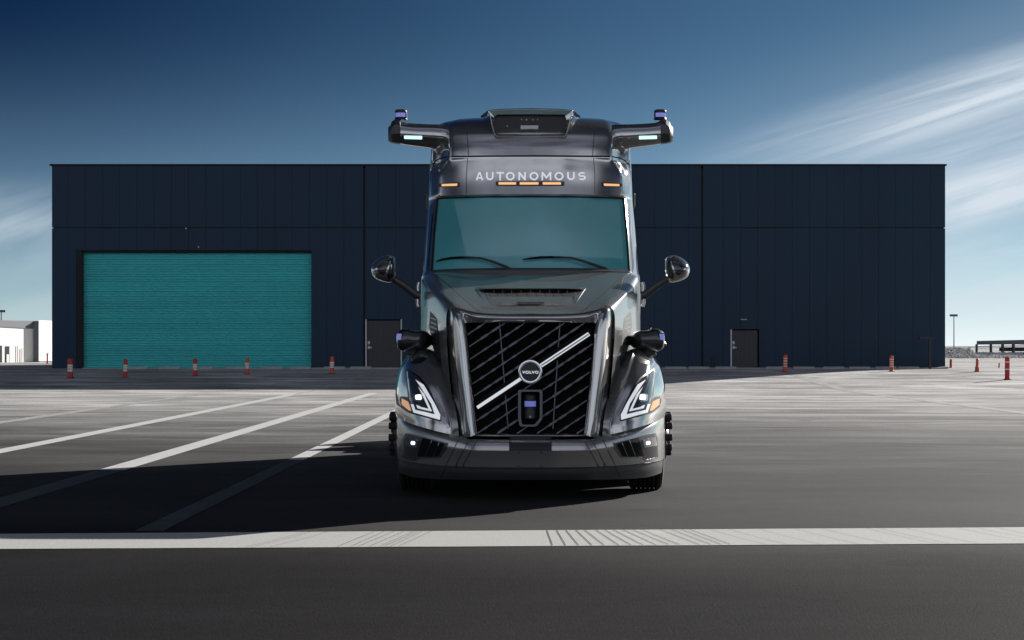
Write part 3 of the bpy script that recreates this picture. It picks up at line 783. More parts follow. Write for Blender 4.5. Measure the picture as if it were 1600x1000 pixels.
# ------------------------------------------------------------------ the truck
def xs_poly(l): return [(CX+u, y) for u, y in l]
def truck():
    T = empty('truck', (0, 21.5, 0), 'dark grey semi truck facing the viewer, autonomous lettering over its windscreen, roof sensor arms', 'truck')
    # ---------- cab shell: horizontal sections, each from the centre line round to the back
    def section(z, Wf, df0, dfc, Ws, back=27.0, notch=.0):
        f = lambda x: df0+(dfc-df0)*(x/Wf)**2.2
        pts = [(0, f(0)), (.36*Wf, f(.36*Wf)), (.70*Wf, f(.70*Wf)), (.94*Wf, f(.94*Wf)), (Wf, dfc+.015),
               (Wf+(Ws-Wf)*.35, dfc+.10+notch), (Wf+(Ws-Wf)*.8, dfc+.28+notch*.6), (Ws, dfc+.60), (Ws, 23.4), (Ws-.01, back-.15), (Ws-.14, back), (0, back)]
        return [Vector((x, y, z)) for x, y in pts]
    L = [section(.75, 1.00, 20.45, 20.65, 1.18), section(1.6, 1.02, 20.30, 20.60, 1.185), section(2.10, 1.05, 20.18, 20.50, 1.175),
         section(2.226, 1.040, 20.22, 20.52, 1.155),
         section(2.63, 1.028, 20.50, 20.80, 1.145),
         section(3.025, 1.008, 20.82, 21.12, 1.130),
         section(3.05, 1.006, 20.80, 21.10, 1.128),
         section(3.185, .995, 20.835, 21.11, 1.125, notch=.03),
         section(3.29, .985, 20.855, 21.12, 1.12, notch=.06),
         section(3.365, .945, 20.865, 21.11, 1.12, notch=.10),
         section(3.43, .895, 20.875, 21.09, 1.115, notch=.12),
         section(3.485, .88, 20.885, 21.08, 1.11, notch=.12),
         section(3.66, .88, 20.94, 21.12, 1.10, notch=.12),
         section(3.80, .87, 21.08, 21.24, 1.085, notch=.10),
         section(3.91, .84, 21.36, 21.52, 1.05, notch=.06),
         section(3.985, .780, 21.78, 21.95, .97, notch=.03),
         section(4.03, .650, 22.3, 22.45, .84),
         section(4.045, .40, 22.8, 22.95, .55),
         section(4.05, .15, 23.4, 23.5, .25)]
    shell = MB(); shell.surf(L, 5, 4, sharp_u=(4, 9, 10), sharp_v=(3, 5, 6), keep=lambda i, j: not (3 <= i < 5 and j < 4)); shell.mirror()
    full = MB(); full.surf(L, 5, 4, sharp_u=(4, 9, 10), sharp_v=(3, 5, 6)); full.mirror(); cab = full.bvh()
    shell.build('cab', 'paint', T, smooth=32)
    # ---------- windscreen and what is behind it
    g = MB(); sub = [r[:5] for r in L[3:6]]
    rows = [[Vector((p.x, p.y+.012, p.z)) for p in r] for r in sub]
    g.surf(rows, 8, 8, sharp_u=(4,)); g.mirror(); ws = g.build('windscreen', 'glass', T, smooth=60)
    # the black rubber round the glass
    k = MB()
    edge = [(r[4].x, r[4].y, r[4].z) for r in L[3:6]]
    for sgn in (1, -1):
        k.tube([(sgn*x, y-.003, z) for x, y, z in edge], .012, 8)
    k.tube([Vector((x, y, z)) for x, y, z in [(-p.x, p.y-.002, p.z) for p in reversed(L[5][:5])]+[(p.x, p.y-.002, p.z) for p in L[5][1:5]]], .010, 8)
    k.build('seal', 'black', ws)
    # pale sheet added behind the glass to imitate a slanting reflection edge
    q0 = MB(); q0.v = [v.copy() for v in g.v]; q0.f = g.f; gb = q0.bvh()
    I = MB(); decal(I, [(709, 313), (760, 311), (829, 310), (900, 311), (968, 314), (974, 404), (900, 401), (829, 400), (729, 401)], gb, -.05, .058, 8); I.build('reflection_sheet', 'reflection_pale', T, smooth=40)
    I = MB(); I.box(-1.0, 1.0, 20.75, 21.25, 2.0, 2.30); I.build('dashboard', 'trim', T, smooth=0, bevel=.04)
    I = MB(); I.box(-1.05, 1.05, 22.6, 22.65, 1.6, 3.1); I.box(-.9, .9, 21.4, 22.6, 3.08, 3.11); I.box(-1.1, 1.1, 20.7, 22.6, 1.5, 1.6); I.build('cab_lining', 'seat', T, smooth=0)
    for sx in (-.55, .55):
        s = MB(); s.box(sx-.26, sx+.26, 21.85, 22.02, 1.95, 2.62); s.box(sx-.26, sx+.26, 21.45, 21.9, 1.85, 2.0); s.box(sx-.15, sx+.15, 21.87, 21.98, 2.66, 2.86)
        s.build('seat', 'seat', T, smooth=0, bevel=.04)
    w = MB(); w.tube([Vector((.55+.2*math.cos(a), 21.25+.07*math.sin(a), 2.38+.17*math.sin(a))) for a in [i*math.pi/12 for i in range(25)]], .014, 6, caps=False); w.build('steering_wheel', 'black', T)
    # ---------- cowl under the windscreen
    c = MB()
    rows = [[P(u, py, d) for u, py, d in r] for r in (
        [(0, 418.5, 20.2), (60, 418.6, 20.23), (110, 419.6, 20.33), (153, 421.8, 20.5)],
        [(0, 422, 20.10), (60, 422, 20.12), (110, 423, 20.22), (154, 425.5, 20.4)],
        [(0, 427, 20.10), (60, 427, 20.12), (110, 428, 20.22), (156, 431, 20.4)])]
    c.surf(rows, 4, 3, sharp_v=(1,)); c.mirror(); c.build('cowl', 'satin', T)
    # ---------- hood
    S = [
     [(0, 490, 17.88), (50, 490, 17.90), (84, 487.5, 17.93), (112, 481, 18.02), (121, 478.5, 18.08), (129, 484, 18.13), (132, 505, 18.16), (129, 560, 18.13), (121, 640, 18.05), (112, 684, 18.0)],
     [(0, 485.5, 18.02), (50, 485.5, 18.04), (88, 481.5, 18.09), (114, 475, 18.16), (126, 474, 18.22), (134, 480, 18.28), (137, 505, 18.32), (134, 560, 18.30), (128, 640, 18.3), (122, 684, 18.3)],
     [(0, 474, 18.35), (52, 474, 18.37), (96, 470, 18.42), (122, 466, 18.46), (135, 466.5, 18.5), (142, 473, 18.56), (144.5, 505, 18.62), (143, 560, 18.6), (142, 640, 18.6), (142, 684, 18.6)],
     [(0, 462, 18.75), (55, 462, 18.77), (106, 457.5, 18.82), (132, 455.5, 18.87), (146, 457, 18.92), (152, 465, 19.0), (154, 505, 19.06), (154, 560, 19.06), (154, 640, 19.05), (154, 684, 19.05)],
     [(0, 446, 19.30), (60, 446, 19.32), (122, 441.5, 19.38), (146, 441.5, 19.43), (158, 445, 19.5), (163, 457, 19.56), (165, 505, 19.6), (165.5, 560, 19.6), (165.5, 640, 19.6), (165, 684, 19.6)],
     [(0, 432, 19.85), (66, 432, 19.87), (138, 429, 19.93), (156, 432, 19.98), (165, 437, 20.03), (169, 452, 20.1), (171, 505, 20.12), (171.5, 560, 20.12), (171.5, 640, 20.12), (171, 684, 20.12)],
     [(0, 426.5, 20.12), (70, 426.5, 20.14), (146, 426, 20.2), (161, 430, 20.24), (168, 436, 20.28), (170.5, 452, 20.34), (171, 505, 20.36), (171, 560, 20.36), (171, 640, 20.36), (170, 684, 20.36)]]
    hd = MB(); hd.surf([[P(*p) for p in r] for r in S], 5, 5); hd.mirror(); hoodb = hd.bvh(); hd.build('hood', 'paint_hood', T, smooth=50)
    # hood seams
    sm = MB()
    for fn in (lambda p: p, mx):
        decal(sm, fn(stroke(xs_poly([(80, 487.5), (100, 471), (124, 450), (143, 433), (150, 427.5)]), 1.1)), hoodb, .002, .01, 3)
        decal(sm, fn(stroke(xs_poly([(97, 243.6), (98, 225), (100, 205)]), .8)), cab, .002, .01, 4)
        decal(sm, fn(stroke(xs_poly([(100.5, 306), (100.5, 275), (98.5, 247)]), .8)), cab, .002, .01, 4)
        decal(sm, fn(stroke(xs_poly([(127, 244.6), (140, 247), (148, 251), (153.5, 257)]), 1.8)), cab, .003, .01, 3)
    decal(sm, stroke(xs_poly([(-128, 244.6), (-60, 243.8), (0, 243.6), (60, 243.8), (128, 244.6)]), 2.4), cab, .003, .01, 4)
    each(sm, 'panel_gap', 'matte_black', T, smooth=0)
    # hood scoop
    sc = MB(); rows = [[P(u, py, d) for u, py, d in r] for r in (
        [(0, 447, 19.18), (40, 447, 19.18), (74, 447.5, 19.18), (90, 449, 19.2)],
        [(0, 450.5, 18.98), (40, 450.5, 18.98), (73, 451, 18.98), (84, 453, 19.0)],
        [(0, 451.5, 18.97), (40, 451.5, 18.97), (72, 452, 18.97), (82, 454, 18.99)],
        [(0, 452, 19.05), (40, 452, 19.05), (72, 452.5, 19.05), (80, 455, 19.05)])]
    sc.surf(rows, 4, 3, sharp_v=(1, 2)); sc.mirror()
    low = MB(); rows = [[P(u, py, d) for u, py, d in r] for r in (
        [(0, 463.5, 18.66), (40, 463.5, 18.66), (64, 463.5, 18.68), (70, 461.5, 18.72)],
        [(0, 465, 18.60), (40, 465, 18.60), (63, 465, 18.62), (68, 464.5, 18.65)],
        [(0, 476, 18.28), (40, 476, 18.28), (61, 476, 18.30), (65, 475, 18.33)],
        [(0, 479, 18.22), (40, 479, 18.22), (60, 479, 18.24), (64, 478, 18.28)])]
    low.surf(rows, 4, 3, sharp_v=(1, 2)); low.mirror(); sc.add(low.v, low.f)
    for s_ in (1, -1):
        sc.add([P(s_*84, 452.5, 19.0), P(s_*90, 449, 19.2), P(s_*70, 475, 18.32), P(s_*64, 477, 18.3), P(s_*69.5, 462, 18.68)], [(0, 1, 2), (0, 2, 4), (4, 2, 3)])
    scp = sc.build('hood_scoop', 'paint_hood', T, smooth=40)
    b = MB(); decal(b, xs_poly([(-74, 452), (74, 452), (67, 463.8), (-67, 463.8)]), hoodb, .016, .02, 3); b.build('scoop_opening', 'matte_black', scp, smooth=0)
    b = MB()
    for u in (-58, -44, -30, -15, 0, 15, 30, 44, 58):
        b.add([P(u-.5, 452.6, 18.97), P(u+.5, 452.6, 18.97), P(u*.96+.5, 463.4, 18.66), P(u*.96-.5, 463.4, 18.66)], [(0, 1, 2, 3)])
    each(b, 'scoop_bar', 'trim', scp, smooth=0)
    b = MB(); b.add([P(-22, 471.5, 18.36), P(22, 471.5, 18.36), P(20, 474, 18.28), P(-20, 474, 18.28)], [(0, 1, 2, 3)]); b.build('washer_slot', 'black', scp, smooth=0)
    # ---------- grille surround
    path = [((0, 684.5, 17.86), (0, 682.5, 17.74), (0, 680, 17.73), (0, 678, 17.78), (0, 678, 18.0)),
            ((50, 684, 17.87), (50, 682.5, 17.75), (50, 680, 17.74), (50, 678, 17.79), (50, 678, 18.0)),
            ((100, 683, 17.95), (92, 682, 17.82), (86, 680, 17.77), (81, 678, 17.80), (81, 678, 18.0)),
            ((111, 680, 18.02), (103, 679, 17.86), (91, 677, 17.78), (84, 675, 17.81), (84, 675, 18.01)),
            ((119, 630, 18.10), (107, 630, 17.88), (96, 630, 17.82), (89, 630, 17.85), (89, 630, 18.05)),
            ((125.5, 570, 18.16), (114, 570, 17.92), (102, 570, 17.86), (95.5, 570, 17.89), (95.5, 570, 18.1)),
            ((129, 520, 18.2), (118, 520, 17.95), (107, 520, 17.89), (100, 520, 17.92), (100, 520, 18.12)),
            ((129, 494, 18.2), (121, 492, 17.98), (109, 496, 17.92), (101.5, 507, 17.94), (101.5, 507, 18.14)),
            ((122, 479, 18.12), (117, 481, 18.02), (106, 489, 17.95), (98.5, 504, 17.95), (98.5, 504, 18.15)),
            ((84, 487, 17.96), (84, 489, 17.90), (84, 495, 17.87), (84, 504, 17.90), (84, 504, 18.12)),
            ((45, 489.5, 17.93), (45, 491, 17.87), (45, 497, 17.84), (45, 504, 17.88), (45, 504, 18.1)),
            ((0, 489.8, 17.92), (0, 491.5, 17.86), (0, 497, 17.83), (0, 504, 17.87), (0, 504, 18.1))]
    gr = MB(); gr.surf([[P(*p) for p in r] for r in path], 4, 4, sharp_u=(3,)); gr.mirror(); grb = gr.bvh(); gr.build('grille_surround', 'paint', T, smooth=45)
    b = MB()
    for fn in (lambda p: p, mx):
        decal(b, fn(stroke(xs_poly([(121, 488), (121, 520), (116.5, 575), (110, 630), (103, 678)]), .8)), grb, .002, .01, 5)
    each(b, 'surround_gap', 'black', T, smooth=0)
    # ---------- grille: dark backing, slanted slats, uprights
    G = MB(); G.add([P(-104, 500, 18.12), P(104, 500, 18.12), P(88, 681, 18.02), P(-88, 681, 18.02)], [(0, 1, 2, 3)]); go = G.build('grille', 'matte_black', T, smooth=0)
    def gx(py): return 101-(py-504)*(17.5/174)
    def clip(x0, y0, slope):
        """slat line y = y0+slope*(x-x0) clipped to the opening (u coordinates)"""
        pts = []
        for i in range(-1100, 1101):
            u = i/10; y = y0+slope*(u-x0)
            if 504.5 < y < 677.5 and abs(u) < gx(y)-.5: pts.append((u, y))
        return (pts[0], pts[-1]) if len(pts) > 5 else None
    sl = MB(); blk = MB(); slope = -.662
    def bar(mb, a, b, w, d0, dep):
        pa, pb = P(a[0], a[1], d0), P(b[0], b[1], d0); n = Vector((pb.z-pa.z, 0, -(pb.x-pa.x))).normalized()*w*d0/F/2
        mb.prism([pa+n, pb+n, pb-n, pa-n], (0, dep, 0))
    hx0, hx1, hy0, hy1 = -19.5, 18.5, 609, 666       # the sensor niche interrupts the slats
    i = -6
    for i in range(-9, 10):
        if i == 0: continue
        y0 = 581+i*20.6
        c = clip(0, y0, slope)
        if not c: continue
        a, b_ = c
        segs = []; cur = None; n = 120
        for k in range(n+1):
            u = a[0]+(b_[0]-a[0])*k/n; y = a[1]+(b_[1]-a[1])*k/n
            ins = hx0 < u < hx1 and hy0 < y < hy1
            if not ins:
                cur = [(u, y), (u, y)] if cur is None else [cur[0], (u, y)]
            elif cur: segs.append(cur); cur = None
        if cur: segs.append(cur)
        for s_ in segs:
            if abs(s_[0][0]-s_[1][0]) > 2: bar(sl, s_[0], s_[1], 2.0, 17.94, .1)
            bu = -400
            for bu in (-84, -66, -50, -34, -2, 18, 34, 52, 70, 86):
                bb = bu+(i % 3)*5
                if s_[0][0]+1 < bb < s_[1][0]-12:
                    yy = y0+slope*bb; ln = 12 if (i+bu) % 2 else 6
                    bar(blk, (bb, yy), (bb+ln, yy+slope*ln), 3.5, 17.93, .05)
    sl.build('slat', 'slat_metal', go, smooth=0, bevel=.002)
    blk.build('slat_clip', 'slat_metal', go, smooth=0, bevel=.002)
    up = MB()
    for s_ in (-1, 1): bar(up, (s_*(46 if s_ > 0 else 48.5), 505), (s_*35, 670), 1.6, 17.99, .06)
    up.build('upright', 'slat_metal', go, smooth=0)
    # diagonal badge bar
    sh = MB(); bar(sh, (-82, 635.5), (94, 519), 17, 17.965, .05); sh.build('badge_bar_backing', 'matte_black', go, smooth=0)
    b = MB(); bar(b, (-83.5, 637), (-12, 589.6), 5.2, 17.9, .03); bar(b, (16, 571.5), (91.5, 521.5), 6.2, 17.9, .03); b.build('badge_bar', 'drl', T, smooth=0, bevel=.003)  # bar is no lamp; running-light material gives it an added glow
    b = MB(); bar(b, (17, 571), (91, 522), 2.0, 17.894, .006); b.build('badge_bar_inlay', 'steel', T, smooth=0)
    c0 = P(-.5, 581, 17.86); k = 17.86/F
    def ring(mb, r0, r1, y0, y1, seg=48):
        rows = []
        for rr, yy in ((r0, y1), (r0, y0+.004), (r0+.5*(r1-r0)*0, y0+.004), ((r0+r1)/2, y0), (r1, y0+.004), (r1, y1), (r0, y1)):
            rows.append([c0+Vector((math.cos(2*math.pi*q/seg)*rr*k, yy, math.sin(2*math.pi*q/seg)*rr*k)) for q in range(seg)])
        mb.grid(rows, True)
    b = MB(); ring(b, 14.6, 18.6, -.012, .03); bd = b.build('badge_ring', 'chrome', T, smooth=40)
    b = MB(); b.lathe([(14.7*k, .004), (14.7*k, .03)], c0, 'Y', 48); b.build('badge_disc', 'lens', bd, smooth=30)
    def text_mesh(body, size, offset, spacing=1.0, sx=1.0):
        cu = bpy.data.curves.new('lettering', 'FONT'); cu.body = body; cu.size = 1; cu.offset = offset; cu.space_character = spacing
        cu.align_x = 'CENTER'; cu.align_y = 'CENTER'; cu.resolution_u = 6
        o = bpy.data.objects.new('lettering', cu); COL.objects.link(o)
        dg = bpy.context.evaluated_depsgraph_get(); me = bpy.data.meshes.new_from_object(o.evaluated_get(dg))
        vs = [v.co.copy() for v in me.vertices]; fs = [tuple(p.vertices) for p in me.polygons]
        bpy.data.objects.remove(o); bpy.data.meshes.remove(me); bpy.data.curves.remove(cu)
        x0 = min(v.x for v in vs); x1 = max(v.x for v in vs); y0 = min(v.y for v in vs); y1 = max(v.y for v in vs)
        return vs, fs, x0, x1, y0, y1
    def lay_text(body, pxl, pxr, pyt, pyb, off, spacing, place, name, m, parent):
        vs, fs, x0, x1, y0, y1 = text_mesh(body, 1, off, spacing)
        out = []
        for v in vs:
            out.append(place(pxl+(v.x-x0)/(x1-x0)*(pxr-pxl), pyb-(v.y-y0)/(y1-y0)*(pyb-pyt)))
        mb = MB(); n = len(out); ec = {}
        for f in fs:
            for i_ in range(len(f)): ec[(f[i_], f[(i_+1) % len(f)])] = 1
        mb.add(out+[p+Vector((0, .004, 0)) for p in out], list(fs)+[tuple(n+j for j in reversed(f)) for f in fs]+[(b2, a2, n+a2, n+b2) for (a2, b2) in ec if (b2, a2) not in ec])
        return mb.build(name, m, parent, smooth=0, clean=False)
    dz = c0.y-.0
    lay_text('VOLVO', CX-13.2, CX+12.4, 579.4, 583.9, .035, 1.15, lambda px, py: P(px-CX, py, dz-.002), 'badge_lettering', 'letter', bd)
    # niche with scanner in the grille
    nb = MB()
    outer = rounded(xs_poly([(-19.5, 609), (18.5, 609), (18.5, 655), (9, 666.5), (-17, 666.5), (-19.5, 655)]), 3)
    inner = rounded(xs_poly([(-15, 612), (14.5, 612), (14.5, 653), (6, 663.5), (-13.5, 663.5), (-15, 653)]), 3)
    flat = MB(); flat.add([P(-110, 480, 17.9), P(110, 480, 17.9), P(110, 690, 17.9), P(-110, 690, 17.9)], [(0, 1, 2, 3)]); fb = flat.bvh()
    decal(nb, outer, fb, .02, .12, 3, holes=(inner,)); ni = nb.build('sensor_niche', 'slat_metal', T, smooth=0)
    q = 18.0/F; c1 = P(-.5, 640, 17.98)
    b = MB(); b.lathe([(10*q, -15*q), (12*q, -13*q), (11.5*q, -1*q), (9.5*q, 4*q), (9.2*q, 5*q)], c1, 'Z', 24); b.lathe([(10*q, 13.6*q), (11*q, 15*q), (11*q, 22*q), (8*q, 25*q)], c1, 'Z', 24)
    ld = b.build('lidar', 'trim', T)
    b = MB(); b.lathe([(9*q, 4.6*q), (9*q, 13.8*q)], c1, 'Z', 24); b.build('lidar_window', 'lidar_blue', ld)
    b = MB(); b.lathe([(1.8*q, -.01), (1.8*q, 0)], c1+Vector((0, -12.0*q, -11*q)), 'Y', 12); b.build('lidar_button', 'steel', ld)
    # ---------- front wings
    Wn = [
     [(150, 549, 18.95), (160, 545, 18.90), (172, 544.5, 18.93), (184, 549, 19.05), (193, 556, 19.3), (195, 561, 19.8), (190, 562, 20.4), (182, 562, 21.2)],
     [(143, 560, 18.70), (157, 555, 18.60), (171, 554, 18.62), (186, 558, 18.78), (199, 566, 19.15), (201, 572, 19.75), (195, 573, 20.4), (187, 572, 21.2)],
     [(137, 573, 18.52), (153, 569, 18.40), (170, 567, 18.42), (188, 570, 18.58), (204, 577, 19.05), (205.5, 584, 19.70), (199, 584, 20.4), (190.5, 583, 21.2)],
     [(127, 600, 18.26), (146, 598, 18.14), (168, 597, 18.18), (190, 599, 18.38), (209, 603, 18.95), (208, 606, 19.65), (201, 606, 20.4), (193, 605, 21.2)],
     [(118, 635, 18.05), (138, 635, 17.97), (163, 633, 18.02), (189, 630, 18.27), (210.5, 630, 18.90), (209, 632, 19.62), (202, 632, 20.4), (194, 630, 21.2)],
     [(114, 660, 17.97), (134, 660, 17.91), (160, 656, 17.97), (189, 648, 18.24), (210.5, 642, 18.90), (209, 644, 19.62), (202, 644, 20.4), (194, 642, 21.2)],
     [(112, 681, 17.96), (133, 677, 17.89), (160, 670, 17.95), (189, 661, 18.24), (210, 651, 18.92), (209, 652, 19.62), (202, 652, 20.4), (194, 650, 21.2)]]
    wgrid = [[P(*p) for p in r] for r in Wn]
    wr = MB(); wr.surf(wgrid, 6, 6); one = MB(); one.v = list(wr.v); one.f = list(wr.f)
    wr.mirror(); wingb = wr.bvh()
    for s_ in (1, -1):
        m_ = MB(); m_.v = [Vector((s_*v.x, v.y, v.z)) for v in one.v]; m_.f = one.f
        m_.build('wing', 'paint', T, smooth=60)
    # headlights on the wings
    for fn in (lambda p: p, mx):
        hb = MB(); outl = rounded(xs_poly([(193.5, 575), (195.5, 580), (191.5, 621), (197, 619.5), (203.5, 619), (205, 624), (202, 636), (190, 645.5), (141, 658.5), (139, 656), (141, 644), (157, 610), (172, 589)]), 2.5)
        decal(hb, fn(outl), wingb, .006, .02, 3); h = hb.build('headlight', 'black', T, smooth=40)
        inner_ = rounded(xs_poly([(192, 578), (193.5, 581), (189.5, 624), (186, 632), (180, 640), (145, 652), (144, 650), (159, 612), (174, 591)]), 2)
        b = MB(); decal(b, fn(inner_), wingb, .009, .01, 3); b.build('lens', 'lens', h, smooth=40)
        b = MB(); decal(b, fn(xs_poly([(180, 593), (167, 601), (150, 630), (141, 648), (141.5, 656), (183, 644.5), (187.5, 631.5), (183, 631.5), (180.3, 640.3), (150, 647.3), (155.2, 631), (172.8, 603.5)])), wingb, .013, .005, 2.5)
        decal(b, fn(xs_poly([(175.8, 604), (166, 615.5), (153.8, 643), (176.8, 637.8), (178.8, 632.5), (174.5, 634), (171.5, 635.8), (159.3, 638.8), (167.5, 621)])), wingb, .013, .005, 2.5)
        b.build('daylight_strip', 'drl', h, smooth=0)
        b = MB(); decal(b, fn(rounded(xs_poly([(171.5, 614.5), (184, 616), (183, 626.5), (170, 627.5)]), 3)), wingb, .012, .006, 2); b.build('projector_housing', 'steel', h, smooth=0)
        b = MB(); decal(b, fn(rounded(xs_poly([(171, 616), (180.5, 617), (180, 624.5), (170, 624.5)]), 2.5)), wingb, .018, .012, 2); b.build('projector', 'projector', h, smooth=0)
        b = MB(); decal(b, fn(rounded(xs_poly([(191, 627.5), (201.5, 622.5), (201.5, 632), (190, 641.5), (186, 642)]), 1)), wingb, .013, .006, 2); b.build('turn_signal', 'amber', h, smooth=0)
        b = MB(); decal(b, fn(rounded(xs_poly([(162, 558), (172, 557), (187, 565), (185, 569), (172, 567.5), (163, 562)]), 3)), wingb, .003, .01, 2.5); b.build('wing_vent', 'black', T, smooth=0)
    # side louvres on the hood flank
    for fn in (lambda p: p, mx):
        b = MB(); decal(b, fn(rounded(xs_poly([(146, 498), (157, 486), (158.5, 510), (152, 545), (140.5, 573), (139, 568)]), 2)), hoodb, .006, .01, 3); v_ = b.build('side_vent', 'trim', T, smooth=0)
        b = MB()
        for k_ in range(9):
            y = 498+k_*7.2; xa = 147.5-k_*.7; xb = 156.5-max(0, k_-3)*1.9
            decal(b, fn(stroke(xs_poly([(xa, y+2), (xb, y-2)]), 1.3)), hoodb, .014, .006, 3)
        each(b, 'vent_fin', 'steel', v_, smooth=0)
    # ---------- bumper
    cols = [(0, 17.62), (42, 17.63), (84, 17.68), (97, 17.72), (112, 17.80), (134, 17.92), (160, 18.10), (184, 18.32), (200, 18.55), (208.5, 18.85), (208.5, 19.15), (205, 19.35)]
    top = [686, 686, 685.5, 685, 680, 675, 667.5, 659, 653, 650, 650, 650]
    mid = [704, 704, 703.5, 703, 702, 698, 692, 686, 681, 678, 678, 678]
    bot = [731, 731, 730.5, 730, 729, 728, 726, 723, 720.5, 718, 718, 718]
    low_ = [750, 750, 750, 749.8, 749.5, 749, 748, 746, 742, 738.5, 738, 738]
    def bl(sel, dd, du=0): return [P(c_[0]+(du*c_[0]/208), y, c_[1]+dd) for c_, y in zip(cols, sel)]
    top2 = [t+1.5 for t in top]
    bm_ = MB(); bm_.surf([bl(top, .16), bl(top2, .03), bl([t*.6+m*.4 for t, m in zip(top, mid)], -.015), bl(mid, -.035), bl([(a+b)/2 for a, b in zip(mid, bot)], .015), bl(bot, .05, -1.5)], 4, 4, sharp_u=(2, 4), sharp_v=(1, 3)); bm_.mirror()
    bb_ = bm_.bvh(); bm_.build('bumper', 'paint_bumper', T, smooth=40)
    lp = MB(); lp.surf([bl(bot, .045, -1.5), bl([b+.8 for b in bot], .075, -2), bl([(a+b)/2 for a, b in zip(bot, low_)], .09, -2.5), bl(low_, .14, -4), bl([l-2 for l in low_], .5, -8)], 4, 4, sharp_v=(1, 3)); lp.mirror(); lpb = lp.bvh(); lp.build('bumper_lip', 'satin', T, smooth=40)
    # raised centre panel and number plate area
    b = MB(); decal(b, xs_poly([(-86, 704.5), (86, 704.5), (97, 729.5), (-97, 729.5)]), bb_, .012, .01, 6); b.build('bumper_centre_panel', 'paint_bumper', T, smooth=20)
    b = MB(); decal(b, xs_poly([(-33.5, 682.5), (33, 682.5), (33, 704), (-33.5, 704)]), bb_, .014, .01, 6); b.build('number_plate_holder', 'plate', T, smooth=0)
    b = MB()
    for u, y in ((-18, 707.5), (17, 707.5), (-18, 729), (17, 729)):
        decal(b, [(CX+u+1.1*math.cos(a), y+1.1*math.sin(a)) for a in [q_*math.pi/4 for q_ in range(8)]], bb_, .014, .002, 2)
    each(b, 'bolt_hole', 'matte_black', T, smooth=0)
    b = MB()
    for fn in (lambda p: p, mx):
        for ln in (((83, 687), (96, 710), (107.5, 730)), ((95, 686), (107, 708), (118, 729)), ((111, 682.5), (121, 704), (132, 727))):
            decal(b, fn(stroke(xs_poly(ln), .9)), bb_, .003, .008, 5)
        decal(b, fn(stroke(xs_poly([(132, 729), (141, 747)]), .9)), lpb, .003, .008, 5)
    each(b, 'bumper_seam', 'matte_black', T, smooth=0)
    b = MB(); decal(b, stroke(xs_poly([(-62, 686.5), (-84, 687.5), (-96, 686)]), 1.4), bb_, .003, .008, 5); b.build('bumper_gap', 'matte_black', T, smooth=0)
    for fn in (lambda p: p, mx):
        b = MB(); decal(b, fn(rounded(xs_poly([(129, 693), (135, 690), (190, 677), (195.5, 676.5), (198, 681), (200, 714), (198, 716), (181.5, 720), (176, 715.5), (143, 715), (133, 702)]), 3)), bb_, .006, .008, 4)
        fg = b.build('fog_light_housing', 'satin_light', T, smooth=30)
        b = MB(); decal(b, fn(stroke(xs_poly([(132, 699), (142, 714.5), (175.5, 715), (180.5, 719.5), (198, 715.5)]), 1.6)), bb_, .018, .008, 4)
        decal(b, fn(stroke(xs_poly([(130, 692), (160, 684.5), (190, 677.2), (196, 677)]), 1.2)), bb_, .012, .008, 4); b.build('housing_rim', 'steel', fg, smooth=30)
        b = MB(); decal(b, fn(rounded(xs_poly([(134, 693.5), (169, 684), (177.5, 713.5), (144, 713.5)]), 2)), bb_, .008, .006, 4); b.build('air_intake', 'matte_black', fg, smooth=0)
        b = MB()
        for a_, c_ in (((143, 691.5), (152, 713)), ((154.5, 688), (164.5, 713.2))): decal(b, fn(stroke(xs_poly([a_, c_]), .9)), bb_, .012, .005, 4)
        each(b, 'intake_bar', 'steel', fg, smooth=0)
        b = MB(); decal(b, fn(rounded(xs_poly([(175, 687), (196, 683), (198.5, 696), (178, 700)]), 2)), bb_, .012, .006, 3); fl = b.build('fog_light', 'fog_glass', fg, smooth=0)
        b = MB(); decal(b, fn(rounded(xs_poly([(180.5, 690), (187, 689), (187.5, 694.5), (181, 695.5)]), 2)), bb_, .017, .004, 2); b.build('bulb', 'projector', fl, smooth=0)
    # dark closing panel under the bumper
    b = MB(); b.box(-.84, .84, 18.4, 20.6, .28, .95); b.box(-.70, .70, 18.15, 18.3, .40, 1.66); b.box(-1.05, 1.05, 20.3, 26.8, .5, 1.5); b.build('underbody', 'matte_black', T, smooth=0)
    for s_ in (1, -1):
        b = MB(); b.box(min(s_*.90, s_*1.12), max(s_*.90, s_*1.12), 20.02, 20.06, .04, .9); b.build('shade_flap', 'rubber', T, smooth=0)  # unseen flap added to stop sun leaking under the truck
    for s_ in (1, -1):
        b = MB(); b.box(min(s_*1.08, s_*1.14), max(s_*1.08, s_*1.14), 20.0, 26.9, .06, .80); b.build('shade_skirt', 'paint', T, smooth=0, bevel=.01)  # unseen skirt added to keep sunlight off the ground below
    b = MB(); b.box(-.45, -.37, 26.8, 31, .75, 1.0); b.box(.37, .45, 26.8, 31, .75, 1.0); b.box(-.5, .5, 28.2, 30.0, 1.0, 1.12); b.build('chassis', 'matte_black', T, smooth=0)
    # ---------- wheels
    def tyre(x0, x1, y, r, grooves):
        m_ = MB(); n = 9; prof = [(r*.62, x0+.02), (r*.86, x0), (r*.96, x0+.012), (r, x0+.035)]
        for i_ in range(grooves):
            a = x0+.035+(x1-x0-.07)*(i_+1)/(grooves+1); prof += [(r, a-.010), (r-.018, a-.006), (r-.018, a+.006), (r, a+.010)]
        prof += [(r, x1-.035), (r*.96, x1-.012), (r*.86, x1), (r*.62, x1-.02)]
        m_.lathe(prof, (0, y, r), 'X', 48); return m_
